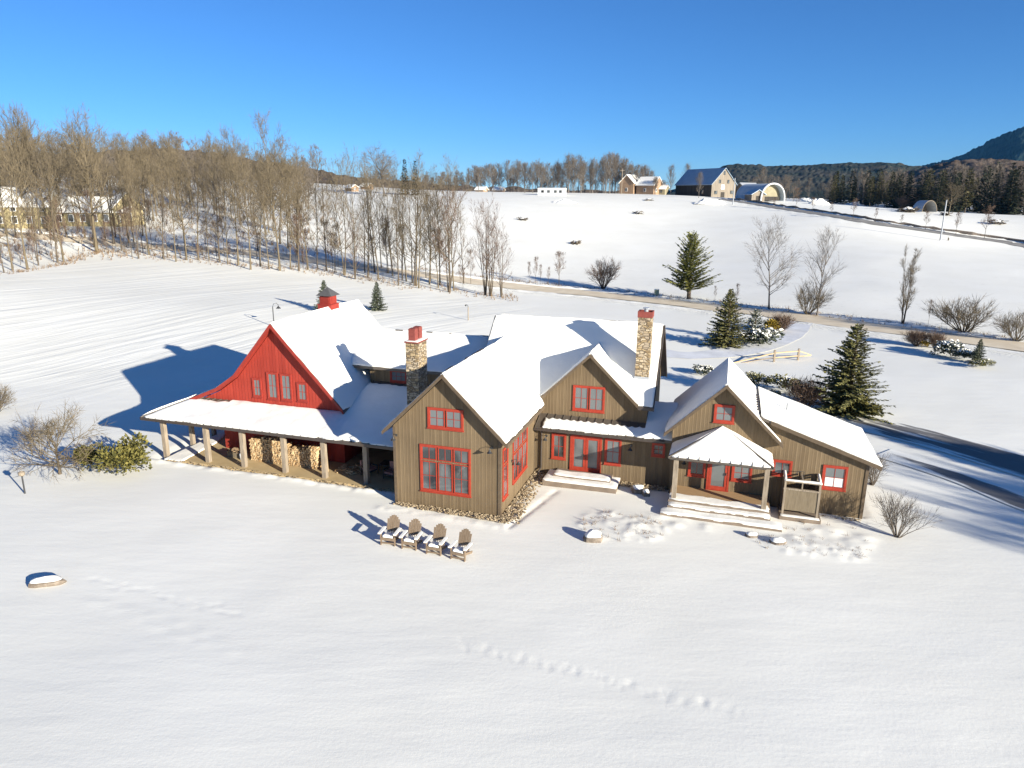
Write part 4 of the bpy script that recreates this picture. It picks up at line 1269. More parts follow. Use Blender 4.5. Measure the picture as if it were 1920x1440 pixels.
def conifer(seed, H=8, Rb=2.2, lay=26, per=9, droop=-.12, leaf=.34, wide=.15, bare=.04, fill=15, power=.85, ragged=.2):
    rs = random.Random(seed)
    tb, cb_, sn = MB(), MB(), MB()
    tb.tube([(0, 0, -.3), (0, 0, H * .5), (0, 0, H * .97)], [Rb * .075, Rb * .045, .015], 6)
    for l in range(lay):
        t = bare + (1 - bare) * (l / lay) ** .92
        z = H * t
        Ls = Rb * max(.04, (1 - t)) ** power
        nb = max(4, int(per * (1 - t * .5)))
        off = rs.random() * 6.28
        for k in range(nb):
            a = off + 6.283 * k / nb + rs.uniform(-.3, .3)
            ln = Ls * rs.uniform(1 - ragged * 2, 1 + ragged * .6)
            el = droop + t * .75 + rs.uniform(-.1, .1)
            d = Vector((math.cos(a) * math.cos(el), math.sin(a) * math.cos(el), math.sin(el)))
            p = Vector((0, 0, z))
            tip = p + d * ln + Vector((0, 0, .12 * ln))
            cb_.tube([p, p + d * ln * .6, tip], [.03 * (1 - t) + .01, .02, .005], 3)
            m = max(3, int(fill * ln / Rb + 2))
            for j in range(m):
                q = (.18 + .82 * (j + rs.random()) / m)
                b = p.lerp(tip, q)
                sd_ = Vector((-math.sin(a), math.cos(a), 0)) * rs.choice((-1, 1))
                dd = (d * rs.uniform(.5, 1.1) + sd_ * rs.uniform(.1, 1.0) + Vector((0, 0, rs.uniform(-.45, .25)))).normalized()
                lf = leaf * rs.uniform(.6, 1.25) * (1.1 - .45 * q) * (.6 + .4 * (1 - t))
                s = dd.cross(Vector((rs.uniform(-.5, .5), rs.uniform(-.5, .5), 1))).normalized() * wide * lf / leaf * .9
                o = Vector((0, 0, .04))
                cb_.add([b - s * .5, b + dd * lf * .55 - s - o, b + dd * lf, b + dd * lf * .55 + s + o], [(0, 1, 2, 3)])
                if rs.random() < .5:   # snow resting on the spray
                    e = Vector((0, 0, .035))
                    sn.add([b + e - s * .3, b + dd * lf * .5 - s * .8 + e, b + dd * lf * .85 + e * .5, b + dd * lf * .5 + s * .8 + e], [(0, 1, 2, 3)])
    return tb, cb_, sn
def blob_shrub(seed, H=1.6, Rb=1.2, n=900, leaf=.22, snowy=0):
    """dense evergreen shrub: leafy sprays spread through an uneven mound"""
    rs = random.Random(seed)
    mb, sn = MB(), MB()
    lobes = [(rs.uniform(-.55, .55) * Rb, rs.uniform(-.55, .55) * Rb, rs.uniform(.3, .75) * H, rs.uniform(.35, .6)) for _ in range(9)]
    for _ in range(n):
        x, y, z, q = rs.choice(lobes)
        d = rv(rs).normalized()
        d.z = abs(d.z) * 1.1 - .25
        rr = rs.random() ** .4
        p = Vector((x, y, z)) + Vector((d.x * Rb * q, d.y * Rb * q, d.z * H * q * .95)) * rr
        if p.z < .02: continue
        dd = (d + rv(rs) * .5).normalized()
        lf = leaf * rs.uniform(.6, 1.3)
        s = dd.cross(rv(rs)).normalized() * lf * .3
        mb.add([p, p + dd * lf * .5 - s, p + dd * lf, p + dd * lf * .5 + s], [(0, 1, 2, 3)])
        if d.z > .35 and rs.random() < snowy:
            e = Vector((0, 0, .06))
            s2 = s * 1.6
            sn.add([p + dd * lf * .3 + e - s2, p + dd * lf + e - Vector((s2.y, -s2.x, 0)), p + dd * lf * .9 + e + s2, p + e + Vector((s2.y, -s2.x, 0))], [(0, 1, 2, 3)])
    return mb, sn

PROTO = {}
def proto(key, name, parts_):
    PROTO[key] = [(pn, mb.mesh(pn, mt, sm)) for pn, mb, mt, sm in parts_ if mb.v]
    return PROTO[key]
def plant(key, name, loc, scale, label, cat, group=None, rz=None, sx=1.0, rs=random.Random(77)):
    o = thing(name, label, cat, loc, rs.random() * 6.28 if rz is None else rz, group)
    o.scale = (scale * sx, scale * sx, scale)
    for pn, me in PROTO[key]:
        c = link(pn, me, o)
        if pn == 'snow_cover': c['kind'] = 'stuff'
    return o
UNIT = {}
def tree_proto(key, barkm, twigm, **kw):
    tb, cb_ = bare_tree(**kw)
    proto(key, key, [('trunk', tb, barkm, True), ('crown', cb_, twigm, False)])
    UNIT[key] = max(v[2] for v in cb_.v)
def height(key, px, ybase, ytop):
    """place by foot and top: foot on the ground, height from the picture"""
    p = at(px, ybase)
    return p, (ybase - ytop) / FPX * depth(p) / math.cos(PITCH) / UNIT[key]

# forest trees: slender, crowns in the upper two thirds
for i in range(6):
    tree_proto('forest%d' % i, M['barkgold'], M['twig'], seed=10 + i, H=22, r=.2, start=.22 + .06 * (i % 3), n1=30, L=.20, ang=(.5, 1.15), kids=(6, 7), up=.11, bend=.19, tw=.038)
for i in range(3):
    tree_proto('slim%d' % i, M['barkgold'], M['twig'], seed=30 + i, H=18, r=.13, start=.2, n1=22, L=.23, ang=(.5, 1.15), kids=(5, 6), up=.14, bend=.18, tw=.032)
for i in range(3):
    tree_proto('dark%d' % i, M['bark'], M['twig'], seed=130 + i, H=18, r=.14, start=.16, n1=22, L=.14, ang=(.7, 1.25), kids=(4, 5), up=.15, bend=.18, tw=.03)
for i in range(3):
    tree_proto('clump%d' % i, M['bark'], M['twigred'], seed=40 + i, H=14, r=.12, start=.25, n1=30, L=.26, ang=(.5, 1.15), kids=(4, 6), up=.16, tw=.04, forks=4)
for i in range(3):
    tree_proto('broad%d' % i, M['barkgold'], M['twig'], seed=50 + i, H=24, r=.42, start=.3, n1=30, L=.30, ang=(.25, 1.1), kids=(8, 8), up=.12, bend=.2, tw=.055)
for i in range(3):
    tree_proto('crest%d' % i, M['barkgrey'], M['twiggrey'], seed=60 + i, H=20, r=.36, start=.25, n1=30, L=.30, ang=(.6, 1.15), kids=(7, 7), up=.14, tw=.075)
tree_proto('elm', M['barkgrey'], M['twiggrey'], seed=70, H=20, r=.45, start=.42, n1=34, L=.40, ang=(.75, 1.15), kids=(8, 8), up=.03, bend=.1, tw=.08, shape='vase', trunk_to=.7)
tree_proto('lone', M['barkgrey'], M['twiggrey'], seed=71, H=12, r=.16, start=.18, n1=26, L=.34, ang=(.45, 1.2), kids=(7, 6), up=.10, tw=.03)
tree_proto('lone2', M['barkgrey'], M['twiggrey'], seed=76, H=12, r=.14, start=.22, n1=24, L=.28, ang=(.6, 1.25), kids=(6, 6), up=.14, tw=.03)
tree_proto('orchard', M['bark'], M['twig'], seed=73, H=4.4, r=.13, start=.28, n1=22, L=.52, ang=(.25, .9), kids=(9, 8), up=.03, bend=.3, tw=.026, trunk_to=.62)
tree_proto('young', M['bark'], M['twigred'], seed=74, H=6, r=.07, start=.35, n1=18, L=.24, ang=(.6, 1.2), kids=(5, 5), up=.15, tw=.035)
tree_proto('vines', M['bark'], M['twig'], seed=75, H=10, r=.10, start=.12, n1=40, L=.16, ang=(.9, 1.3), kids=(6, 7), up=.2, tw=.03, forks=4)
def bush_proto(key, matl, **kw):
    mb = bush(**kw)
    proto(key, key, [('branches', mb, matl, False)])
    PROTO[key] = [('stem', PROTO[key][0][1])]
    UNIT[key] = max(v[2] for v in mb.v)
bush_proto('bush', M['twiggrey'], seed=80, H=3.2, n=20, spread=.75, r=.035, kids=(6, 6), tw=.022)
bush_proto('bush_wide', M['twig'], seed=81, H=3.6, n=30, spread=1.3, r=.04, kids=(6, 7), tw=.03)
bush_proto('bush_red', M['twigred'], seed=82, H=2, n=90, spread=1.0, r=.018, kids=(4, 5), tw=.03, round_=True)
bush_proto('bush_fan', M['twigred'], seed=83, H=4, n=30, spread=.8, r=.04, kids=(6, 7), tw=.035)
def con_proto(key, needles, snowy=True, **kw):
    tb, cb_, sn = conifer(**kw)
    ps = [('trunk', tb, M['bark'], True), ('crown', cb_, needles, False)]
    if snowy: ps.append(('snow_cover', sn, M['snow'], False))
    proto(key, key, ps)
    UNIT[key] = max(v[2] for v in cb_.v)
con_proto('spruce', M['spruce'], False, seed=90, H=8, Rb=3.0, lay=36, per=15, fill=36, leaf=.46, wide=.16, power=.70, droop=-.2, ragged=.32)
con_proto('spruce2', M['spruce'], False, seed=91, H=7, Rb=2.7, lay=32, per=14, fill=30, leaf=.42, wide=.15, power=.8, droop=-.1)
con_proto('blue', M['bluespruce'], False, seed=92, H=4, Rb=1.4, lay=24, per=13, fill=20, leaf=.3, wide=.11, power=.85)
con_proto('pinetree', M['pine'], False, seed=93, H=11, Rb=4.2, lay=26, per=12, fill=60, leaf=.7, wide=.15, bare=.14, power=.42, droop=.2, ragged=.34)
con_proto('snowfir', M['bluespruce'], True, seed=94, H=3.6, Rb=1.9, lay=18, per=10, fill=18, leaf=.36, wide=.15, power=.6)
for i in range(3): con_proto('far%d' % i, M['darkconifer'], False, seed=95 + i, H=20, Rb=4.2, lay=22, per=8, fill=7, leaf=2.2, wide=.9, power=.75 - .1 * i)
con_proto('olive', M['oliveconifer'], False, seed=99, H=20, Rb=4.4, lay=20, per=8, fill=7, leaf=2.1, wide=.8, power=.6, bare=.15, ragged=.3)
def shrub_proto(key, matl, snowy=0, **kw):
    mb, sn = blob_shrub(snowy=snowy, **kw)
    ps = [('foliage', mb, matl, False)]
    if snowy: ps.append(('snow_cover', sn, M['snow'], False))
    proto(key, key, ps)
    UNIT[key] = max(v[2] for v in mb.v)
shrub_proto('juniper', M['juniper'], 0, seed=101, H=1.5, Rb=1.4, n=3200, leaf=.17)
shrub_proto('gold', M['gold'], 0, seed=102, H=1.2, Rb=.8, n=700, leaf=.2)
shrub_proto('goldgreen', M['juniper'], 0, seed=103, H=1.4, Rb=1.0, n=1800, leaf=.16)
shrub_proto('snowy', M['bluespruce'], .35, seed=104, H=1.0, Rb=1.0, n=1500, leaf=.16)
shrub_proto('dark', M['spruce'], .1, seed=105, H=1.0, Rb=1.0, n=1300, leaf=.15)
def put(key, name, px, yb, yt, label, cat, group=None, sx=1.0, rz=None):
    p, s = height(key, px, yb, yt)
    return plant(key, name, p, s, label, cat, group, rz, sx)

# --- conifers and shrubs of the yard
put('blue', 'spruce_tree', 610, 585, 527, 'small blue-green spruce half hidden behind the red cupola', 'spruce')
put('blue', 'spruce_tree', 708, 582, 530, 'small blue-green spruce standing alone in the snow behind the link roof', 'spruce')
put('pinetree', 'pine_tree', 1291, 562, 437, 'broad olive pine beside the gravel road', 'pine', rz=1.2, sx=1.2)
put('spruce2', 'spruce_tree', 1362, 650, 545, 'pointed green spruce in the island bed behind the tall stone chimney', 'spruce', rz=.4, sx=1.15)
put('snowfir', 'spruce_tree', 1413, 642, 580, 'rounded snow-dusted spruce beside the pointed spruce in the island bed', 'spruce', rz=2)
put('gold', 'shrub', 1446, 623, 596, 'golden yellow shrub between the snow-dusted spruce and the brown shrub', 'shrub')
put('bush_red', 'shrub', 1464, 622, 584, 'rounded reddish-brown bare shrub next to the golden shrub by the road', 'shrub', sx=1.1)
put('snowy', 'shrub', 1432, 648, 618, 'low evergreen mound under snow at the edge of the island bed', 'shrub', sx=1.6)
put('spruce', 'spruce_tree', 1588, 776, 610, 'big dark spruce with open layered branches behind the right wing', 'spruce', rz=.8, sx=1.2)
put('juniper', 'shrub', 1612, 785, 742, 'low olive evergreen at the foot of the big dark spruce', 'shrub', sx=1.0)
put('bush_red', 'shrub', 1508, 768, 700, 'large rounded reddish-brown bare shrub beside the big dark spruce', 'shrub', sx=1.0)
put('dark', 'shrub', 1470, 735, 702, 'dark evergreen shrub behind the large brown shrub', 'shrub', sx=1.3)
put('dark', 'shrub', 1416, 728, 700, 'dark evergreen shrub peeping over the right wing ridge', 'shrub', sx=1.2)
put('dark', 'shrub', 1452, 746, 730, 'tiny dark evergreen in the shade behind the right wing roof', 'shrub')
put('snowy', 'shrub', 1320, 702, 684, 'snowy low shrub beside the back drive turning circle', 'shrub', sx=1.5)
put('bush_red', 'shrub', 1717, 648, 615, 'reddish-brown bare shrub, wider of two in the roadside bed', 'shrub', sx=1.3)
put('bush_red', 'shrub', 1752, 652, 618, 'reddish-brown bare shrub, narrower of two in the roadside bed', 'shrub', sx=.9)
put('gold', 'shrub', 1735, 652, 638, 'golden yellow shrub between the two brown shrubs of the roadside bed', 'shrub', sx=1.1)
put('snowy', 'shrub', 1780, 668, 640, 'snow-dusted evergreen in the roadside bed beside the narrower brown shrub', 'shrub', sx=1.3)
put('snowy', 'shrub', 1806, 676, 654, 'smaller snow-dusted evergreen between its larger twin and the little spruce', 'shrub', sx=1.2)
put('blue', 'spruce_tree', 1832, 682, 636, 'little green spruce at the end of the roadside bed', 'spruce')
put('dark', 'shrub', 1834, 690, 672, 'low dark mound at the foot of the little roadside spruce', 'shrub', sx=1.5)
put('goldgreen', 'shrub', 172, 880, 832, 'yellow-green evergreen shrub beside the bare orchard tree', 'shrub', sx=1.05)
put('juniper', 'shrub', 236, 886, 815, 'spreading olive evergreen nearest the porch corner', 'shrub', sx=.95)
put('orchard', 'bare_tree', 113, 890, 752, 'bare spreading orchard tree with a wide crown by the yellow-green shrub', 'tree', rz=.4)
put('bush_wide', 'shrub', -8, 775, 708, 'pinkish bare shrub cut by the picture edge beside the ploughed field', 'shrub', sx=.9)
put('bush', 'shrub', 1682, 1008, 912, 'bare grey shrub in the snow beyond the corner of the right wing', 'shrub', rz=1)
put('bush', 'shrub', 1636, 910, 838, 'bare grey shrub half hidden behind the end wall of the right wing', 'shrub', sx=1.1, rz=2.5)
# --- roadside trees
put('lone', 'bare_tree', 1442, 580, 408, 'tall bare tree with an even pointed crown beyond the road', 'tree', rz=.3, sx=.9)
put('lone2', 'bare_tree', 1532, 592, 428, 'bare tree with a slightly crooked trunk above a wide roadside bush', 'tree', rz=1.0, sx=.9)
put('bush_wide', 'shrub', 1514, 590, 520, 'wide bare roadside bush at the foot of the crooked bare tree', 'shrub', sx=.8)
put('vines', 'bare_tree', 1692, 608, 462, 'upright cluster of thin stems tangled with vines beyond the road', 'tree', sx=.8)
put('bush_wide', 'shrub', 1806, 624, 545, 'widest bare bush beyond the road, spreading like a fan', 'shrub', sx=1.2)
put('bush_wide', 'shrub', 1905, 640, 570, 'bare bush at the picture edge beyond the road', 'shrub', sx=.9, rz=2)
put('bush_fan', 'shrub', 1131, 542, 478, 'fan-shaped reddish bare bush beside the road in front of the open field', 'shrub')
put('young', 'bare_tree', 1048, 536, 470, 'small bare tree beside the road next to the fan-shaped bush', 'tree')
for k, (px, yb, yt) in enumerate(((1004, 533, 480), (1013, 533, 495), (1028, 535, 500), (992, 530, 490), (1380, 575, 530), (1340, 566, 535), (1740, 610, 560), (1765, 614, 575))):
    put('young', 'sapling', px, yb, yt, 'thin bare sapling in the weedy strip along the road', 'sapling', 'saplings along the road', sx=.55)
put('elm', 'bare_tree', 721, 367, 272, 'vase-shaped bare elm on the crest of the snowy field', 'tree', sx=1.55)
for k, (px, yb, yt) in enumerate(((760, 365, 303), (779, 366, 306))):
    put('far0', 'spruce_tree', px, yb, yt, ('dark spruce on the crest beside the vase-shaped elm, taller of a pair', 'dark spruce on the crest, shorter of the pair beside the elm')[k], 'spruce', sx=.8)

# --- row of trees along the field and the road
G1 = 'bare trees along the field edge'
NAMED = [('broad0', 182, 473, 215, 'thick-trunked bare tree standing alone at the corner of the ploughed field', .75),
         ('broad1', 52, 427, 203, 'tall thick bare tree in front of the yellow house', .7), ('broad2', 92, 433, 222, 'bare tree with a thick dark trunk at the yellow house gable', .7),
         ('forest0', 525, 508, 224, 'tallest bare tree where the wood ends above the red barn', .8)]
for key, px, yb, yt, lab, sx in NAMED: put(key, 'bare_tree', px, yb, yt, lab, 'tree', sx=sx)
ROW = [(8, 512, 330), (24, 508, 260), (52, 506, 250), (72, 498, 300), (108, 492, 280), (120, 491, 262), (147, 437, 262), (217, 446, 285), (228, 470, 320), (260, 485, 292), (307, 486, 290), (330, 491, 262), (350, 488, 300), (372, 488, 270),
       (392, 490, 300), (412, 493, 260), (427, 496, 290), (447, 498, 250), (470, 506, 270), (488, 500, 300), (505, 505, 280), (545, 505, 300), (560, 508, 282), (578, 506, 320), (595, 506, 330), (612, 508, 300), (628, 510, 340), (645, 516, 305),
       (666, 523, 284), (690, 521, 330), (703, 512, 300), (715, 503, 300), (735, 500, 320), (747, 536, 330), (762, 528, 310), (777, 536, 294), (785, 541, 330), (805, 534, 320), (822, 540, 360)]
for _i in range(16):
    _x = 652 + _i * 14.5 + (_i * 37 % 11) - 5
    ROW.append((_x, float(np.interp(_x, [640, 745, 840, 950], [514, 534, 545, 558])) - (_i * 53 % 19), 300 + (_i * 71 % 90)))
rs = random.Random(5)
SLIM = ['slim0', 'slim1', 'slim2', 'dark0', 'dark1', 'dark2', 'forest1']
for k, (px, yb, yt) in enumerate(ROW):
    put(rs.choice(SLIM), 'bare_tree', px, yb, yt, 'slender bare tree in the row between the ploughed field and the gravel road', 'tree', G1, sx=rs.uniform(.75, 1.0))
for k, (px, yb, yt, lab) in enumerate(((666, 524, 400, 'many-stemmed bare clump in the roadside row above the small spruce'), (842, 548, 352, 'many-stemmed bare tree with a split trunk near the end of the roadside row'), (920, 555, 365, 'many-stemmed bare clump that ends the roadside row'), (940, 556, 420, 'low many-stemmed bare clump just past the end of the roadside row'), (910, 553, 380, 'thin many-stemmed bare clump beside the last one of the row'))):
    put('clump%d' % (k % 3), 'bare_tree', px, yb, yt, lab, 'tree', sx=.8)
# --- the wood behind
G2 = 'trees of the bare wood'
for k in range(104):
    px = rs.uniform(-40, 615)
    D = rs.uniform(150, 300) if px < 470 else rs.uniform(150, 215)
    base_top = np.interp(px, [-40, 0, 130, 200, 300, 400, 480, 530, 590, 640], [225, 220, 240, 235, 235, 245, 270, 245, 320, 360])
    yt = base_top + rs.uniform(0, 60) ** 1.0
    if 0 < px < 240 and D < 205: D = rs.uniform(215, 300)
    p = on(px, D)
    key = rs.choice(['forest0', 'forest1', 'forest2', 'forest3', 'forest4', 'forest5', 'slim0', 'slim1'])
    top = along(px, yt, D)[2]
    plant(key, 'bare_tree', p, max(.45, (top - p[2]) / UNIT[key]), 'bare brown tree inside the dense wood behind the roadside row', 'tree', G2, sx=rs.uniform(.8, 1.15))
for k, (px, yb, yt) in enumerate(((12, 440, 240), (30, 447, 250), (76, 441, 245), (104, 452, 255), (126, 446, 262), (160, 447, 258), (198, 452, 265), (214, 458, 250), (242, 456, 262), (-12, 450, 240))):
    put(('forest0', 'slim1', 'dark0', 'forest3', 'dark2')[k % 5], 'bare_tree', px, yb, yt, 'bare tree between the yellow houses and the gravel road', 'tree', 'bare trees in front of the yellow houses', sx=.95)
for k in range(46):
    px = rs.uniform(-20, 930)
    yb = np.interp(px, [0, 170, 300, 530, 640, 745, 840, 950], [510, 473, 480, 500, 512, 520, 538, 556]) + rs.uniform(-14, 6)
    put('young', 'sapling', px, yb, yb - rs.uniform(35, 110), 'thin bare sapling under the roadside row of trees', 'sapling', 'saplings under the roadside row', sx=.7)
# --- tree row on the crest
G3 = 'bare trees along the crest of the snowy field'
for k in range(84):
    px = 795 + k * 5.3 + rs.uniform(-5, 5)
    D = rs.uniform(335, 400)
    yt = np.interp(px, [790, 850, 900, 930, 1000, 1050, 1070, 1100, 1140, 1180, 1215, 1245], [330, 318, 308, 302, 296, 300, 278, 300, 276, 296, 308, 330]) + rs.uniform(-4, 16)
    p = on(px, D)
    key = 'crest%d' % (k % 3)
    plant(key, 'bare_tree', p, (along(px, yt, D)[2] - p[2]) / UNIT[key], 'bare grey-brown tree in the row on the crest of the snowy field', 'tree', G3, sx=rs.uniform(.75, 1.1))
for px, yt, D, lab in ((1255, 304, 345, 'bare tree on the crest just beside the blue barn roof'), (1283, 303, 380, 'bare tree rising behind the blue barn roof, pale and round'), (1425, 308, 420, 'rounded bare tree behind the hoop barn'), (1308, 318, 312, 'small reddish bare tree in front of the big barn')):
    p = on(px, D); key = 'crest%d' % int(D % 3)
    plant(key, 'bare_tree', p, (along(px, yt, D)[2] - p[2]) / UNIT[key], lab, 'tree', sx=.7)
# --- young trees along the far lane
for k, (px, yb, yt) in enumerate(((1451, 388, 370), (1492, 394, 352), (1523, 398, 370), (1558, 404, 380), (1599, 410, 372), (1641, 416, 390), (1689, 423, 402), (1735, 431, 395), (1792, 440, 398), (1845, 448, 385))):
    put('young', 'bare_tree', px, yb, yt, 'small bare tree planted along the far lane', 'tree', 'small trees planted along the far lane', sx=.85)
put('broad1', 'bare_tree', 1778, 402, 345, 'broad golden-brown bare tree beside the small hoop shelter', 'tree', sx=1.25)
for px, yb, yt in ((1690, 392, 366), (1705, 392, 368), (1718, 392, 370)):
    put('bush_fan', 'shrub', px, yb, yt, 'reddish brushy bush behind the brush pile', 'shrub', 'reddish bushes behind the brush pile')
# --- dark wood at the far right
G4 = 'dark conifers at the edge of the far wood'
for k in range(95):
    px = rs.uniform(1555, 1990); D = rs.uniform(352, 470)
    if px < 1700: D += 30
    yt = np.interp(px, [1550, 1590, 1660, 1720, 1800, 1850, 1920, 2000], [322, 318, 320, 318, 312, 302, 310, 305]) + rs.uniform(0, 26) - (D - 352) * .03
    p = on(px, D)
    key = rs.choice(['far0', 'far1', 'far2', 'far1', 'olive'])
    plant(key, 'conifer', p, (along(px, yt, D)[2] - p[2]) / UNIT[key], 'dark conifer in the edge of the far wood', 'conifer', G4, sx=rs.uniform(.75, 1.1))
# --- the far-off bare woods that read as one mass behind the crest and under the hills
LOW = [bare_tree(seed=200 + i, H=20, r=.3, start=.12, n1=22, L=.26, ang=(.5, 1.15), kids=(5, 5), up=.12, bend=.2, tw=.13) for i in range(3)]
fw = MB()
def far_tree(p, h, rr):
    tb, cb_ = LOW[rr.randrange(3)]
    a, k = rr.random() * 6.283, h / 20
    ca, sa, w_ = math.cos(a) * k * 1.1, math.sin(a) * k * 1.1, k
    for mb in (tb, cb_):
        fw.add([(p[0] + x * ca - y * sa, p[1] + x * sa + y * ca, p[2] + z * w_) for x, y, z in mb.v], mb.f)
for k in range(60):
    px = rs.uniform(1370, 1960); D = rs.uniform(380, 520)
    yt = np.interp(px, [1370, 1450, 1550, 1700, 1800, 1900], [335, 330, 322, 318, 310, 306]) + rs.uniform(0, 20)
    p = on(px, D); far_tree(p, along(px, yt, D)[2] - p[2], rs)
for k in range(46):
    px = rs.uniform(620, 890); D = rs.uniform(335, 430); p = on(px, D)
    far_tree(p, along(px, rs.uniform(322, 348), D)[2] - p[2], rs)
for k in range(120):
    px = rs.uniform(640, 1260); D = rs.uniform(345, 430); p = on(px, D)
    far_tree(p, rs.uniform(3, 7.5), rs)
for k in range(70):
    px = rs.uniform(-620, -50); D = rs.uniform(150, 330); p = on(px, D)
    far_tree(p, rs.uniform(13, 22), rs)
for k in range(130):
    px = rs.uniform(-60, 590); D = rs.uniform(212, 320); p = on(px, D)
    far_tree(p, rs.uniform(7, 14), rs)
for k in range(60):
    px = rs.uniform(-60, 600); D = rs.uniform(310, 420); p = on(px, D)
    far_tree(p, rs.uniform(12, 19), rs)
tag(part('far_wood', fw, M['twiggrey']), kind='stuff')
# --- trees past the picture's right edge whose long shadows cross the side lawn
for k, (a, b, s, key, w_) in enumerate(((16.0, 25.0, 1.9, 'spruce', 1.0), (18.6, 22.9, 1.75, 'spruce2', 1.1), (22.5, 20.2, 1.6, 'spruce', 1.3), (25, 17.6, 1.5, 'spruce2', 1.35), (28.5, 17.6, 1.5, 'spruce', 1.4))):
    ln = s * (8 if key == 'spruce' else 7) / math.tan(SUN_EL)
    p = hw(a + ln * .887, b - ln * .462); p[2] = gz(p[0], p[1])
    plant(key, 'spruce_tree', p, s, 'tall spruce beyond the side lawn, outside the view', 'spruce', 'trees beyond the side lawn', sx=w_)
_rt = random.Random(21)
for k in range(36):
    a, b, H_ = _rt.uniform(17.5, 27), 0, _rt.uniform(11, 15)
    b = _rt.uniform(7.0, 18.5) - .35 * (a - 20)
    ln = H_ / math.tan(SUN_EL)
    p = hw(a + ln * .887, b - ln * .462); p[2] = gz(p[0], p[1])
    key = ('slim0', 'forest1', 'lone', 'forest4', 'slim2')[k % 5]
    plant(key, 'bare_tree', p, H_ / UNIT[key], 'bare tree beyond the side lawn, outside the view', 'tree', 'bare trees beyond the side lawn', sx=.9)

# ------------------------------------------------------------------ lawn objects
def adirondack():
    o = thing('lawn_chair', 'adirondack chair on the lawn', 'chair')
    def b(name, *bars, m='chairwood'):
        mb = MB()
        for q in bars: mb.box(*q)
        return part(name, mb, M[m], o)
    # faces -y: front at y=-.4
    st = MB()
    for k in range(6):
        y = -.36 + k * .115
        z = .40 - k * .028
        st.add([(-.28, y, z), (.28, y, z), (.28, y + .105, z - .026), (-.28, y + .105, z - .026), (-.28, y, z + .022), (.28, y, z + .022), (.28, y + .105, z - .004), (-.28, y + .105, z - .004)],
               [(3, 2, 1, 0), (4, 5, 6, 7), (0, 1, 5, 4), (1, 2, 6, 5), (2, 3, 7, 6), (3, 0, 4, 7)])
    part('seat', st, M['chairwood'], o)
    bk = MB()
    for k in range(7):
        x = (k - 3) * .083
        h = .86 - .035 * (k - 3) ** 2 * .55
        f = 1 + .10
        c = [(x - .037, .24, .24), (x + .037, .24, .24), (x * f + .041, .24 + h * .42, .24 + h), (x * f - .041, .24 + h * .42, .24 + h)]
        bk.add(c + [(p[0], p[1] + .022, p[2] - .01) for p in c], [(0, 1, 2, 3), (7, 6, 5, 4), (1, 0, 4, 5), (2, 1, 5, 6), (3, 2, 6, 7), (0, 3, 7, 4)])
    part('backrest', bk, M['chairwood'], o)
    for sgn in (-1, 1):
        b('armrest', (sgn * .38 - .075, -.46, .555, sgn * .38 + .075, .36, .58))
        b('front_leg', (sgn * .34 - .022, -.40, 0, sgn * .34 + .022, -.28, .553))
        rl = MB().add([(sgn * .31 - .02, -.40, .30), (sgn * .31 + .02, -.40, .30), (sgn * .31 + .02, .52, .0), (sgn * .31 - .02, .52, .0), (sgn * .31 - .02, -.40, .42), (sgn * .31 + .02, -.40, .42), (sgn * .31 + .02, .56, .10), (sgn * .31 - .02, .56, .10)],
                      [(3, 2, 1, 0), (4, 5, 6, 7), (0, 1, 5, 4), (1, 2, 6, 5), (2, 3, 7, 6), (3, 0, 4, 7)])
        part('rear_leg', rl, M['chairwood'], o)
        sn = MB().box(sgn * .38 - .07, -.45, .58, sgn * .38 + .07, .30, .625)
        part('arm_snow', sn, M['snow'], o)
    b('apron', (-.33, -.405, .26, .33, -.385, .39))
    b('stretcher', (-.33, -.40, .10, .33, -.37, .17))
    snow(o, (-.26, -.38, .42), (.26, -.38, .42), (.26, .20, .31), (-.26, .20, .31), th=.085, n=(10, 10), jit=(.01, .01, 0, .01), wob=.01, name='seat_snow', edges='lret')
    ss = MB()
    for k in range(7):
        x = (k - 3) * .083
        ss.add([(x - .03, .235, .35), (x + .03, .235, .35), (x, .285, .47)], [(0, 1, 2)])
    part('back_snow', ss, M['snow'], o)
    return o
ad0 = adirondack()
for k, (a, b_, rz, lab) in enumerate(((-4.15, -3.9, .10, 'adirondack chair with snowy seat and arms, first in the row from the porch end'), (-3.02, -3.95, .06, 'snow-capped adirondack chair second in the row from the porch end'),
                                  (-1.72, -4.05, .02, 'snow-capped adirondack chair third in the row from the porch end'), (-.45, -4.15, -.06, 'snow-capped adirondack chair at the row end under the great room corner'))):
    o = ad0 if k == 0 else dup(ad0)
    p = hw(a, b_ - .3)
    o.location = (p[0], p[1], gz(p[0], p[1]) + float(relief(np.array(p[0]), np.array(p[1]))) - .02)
    o.rotation_euler = (0, 0, -YAW + rz)
    o.scale = (1.0, 1.0, 1.05)
    tag(o, lab, 'chair', 'adirondack chairs on the lawn')

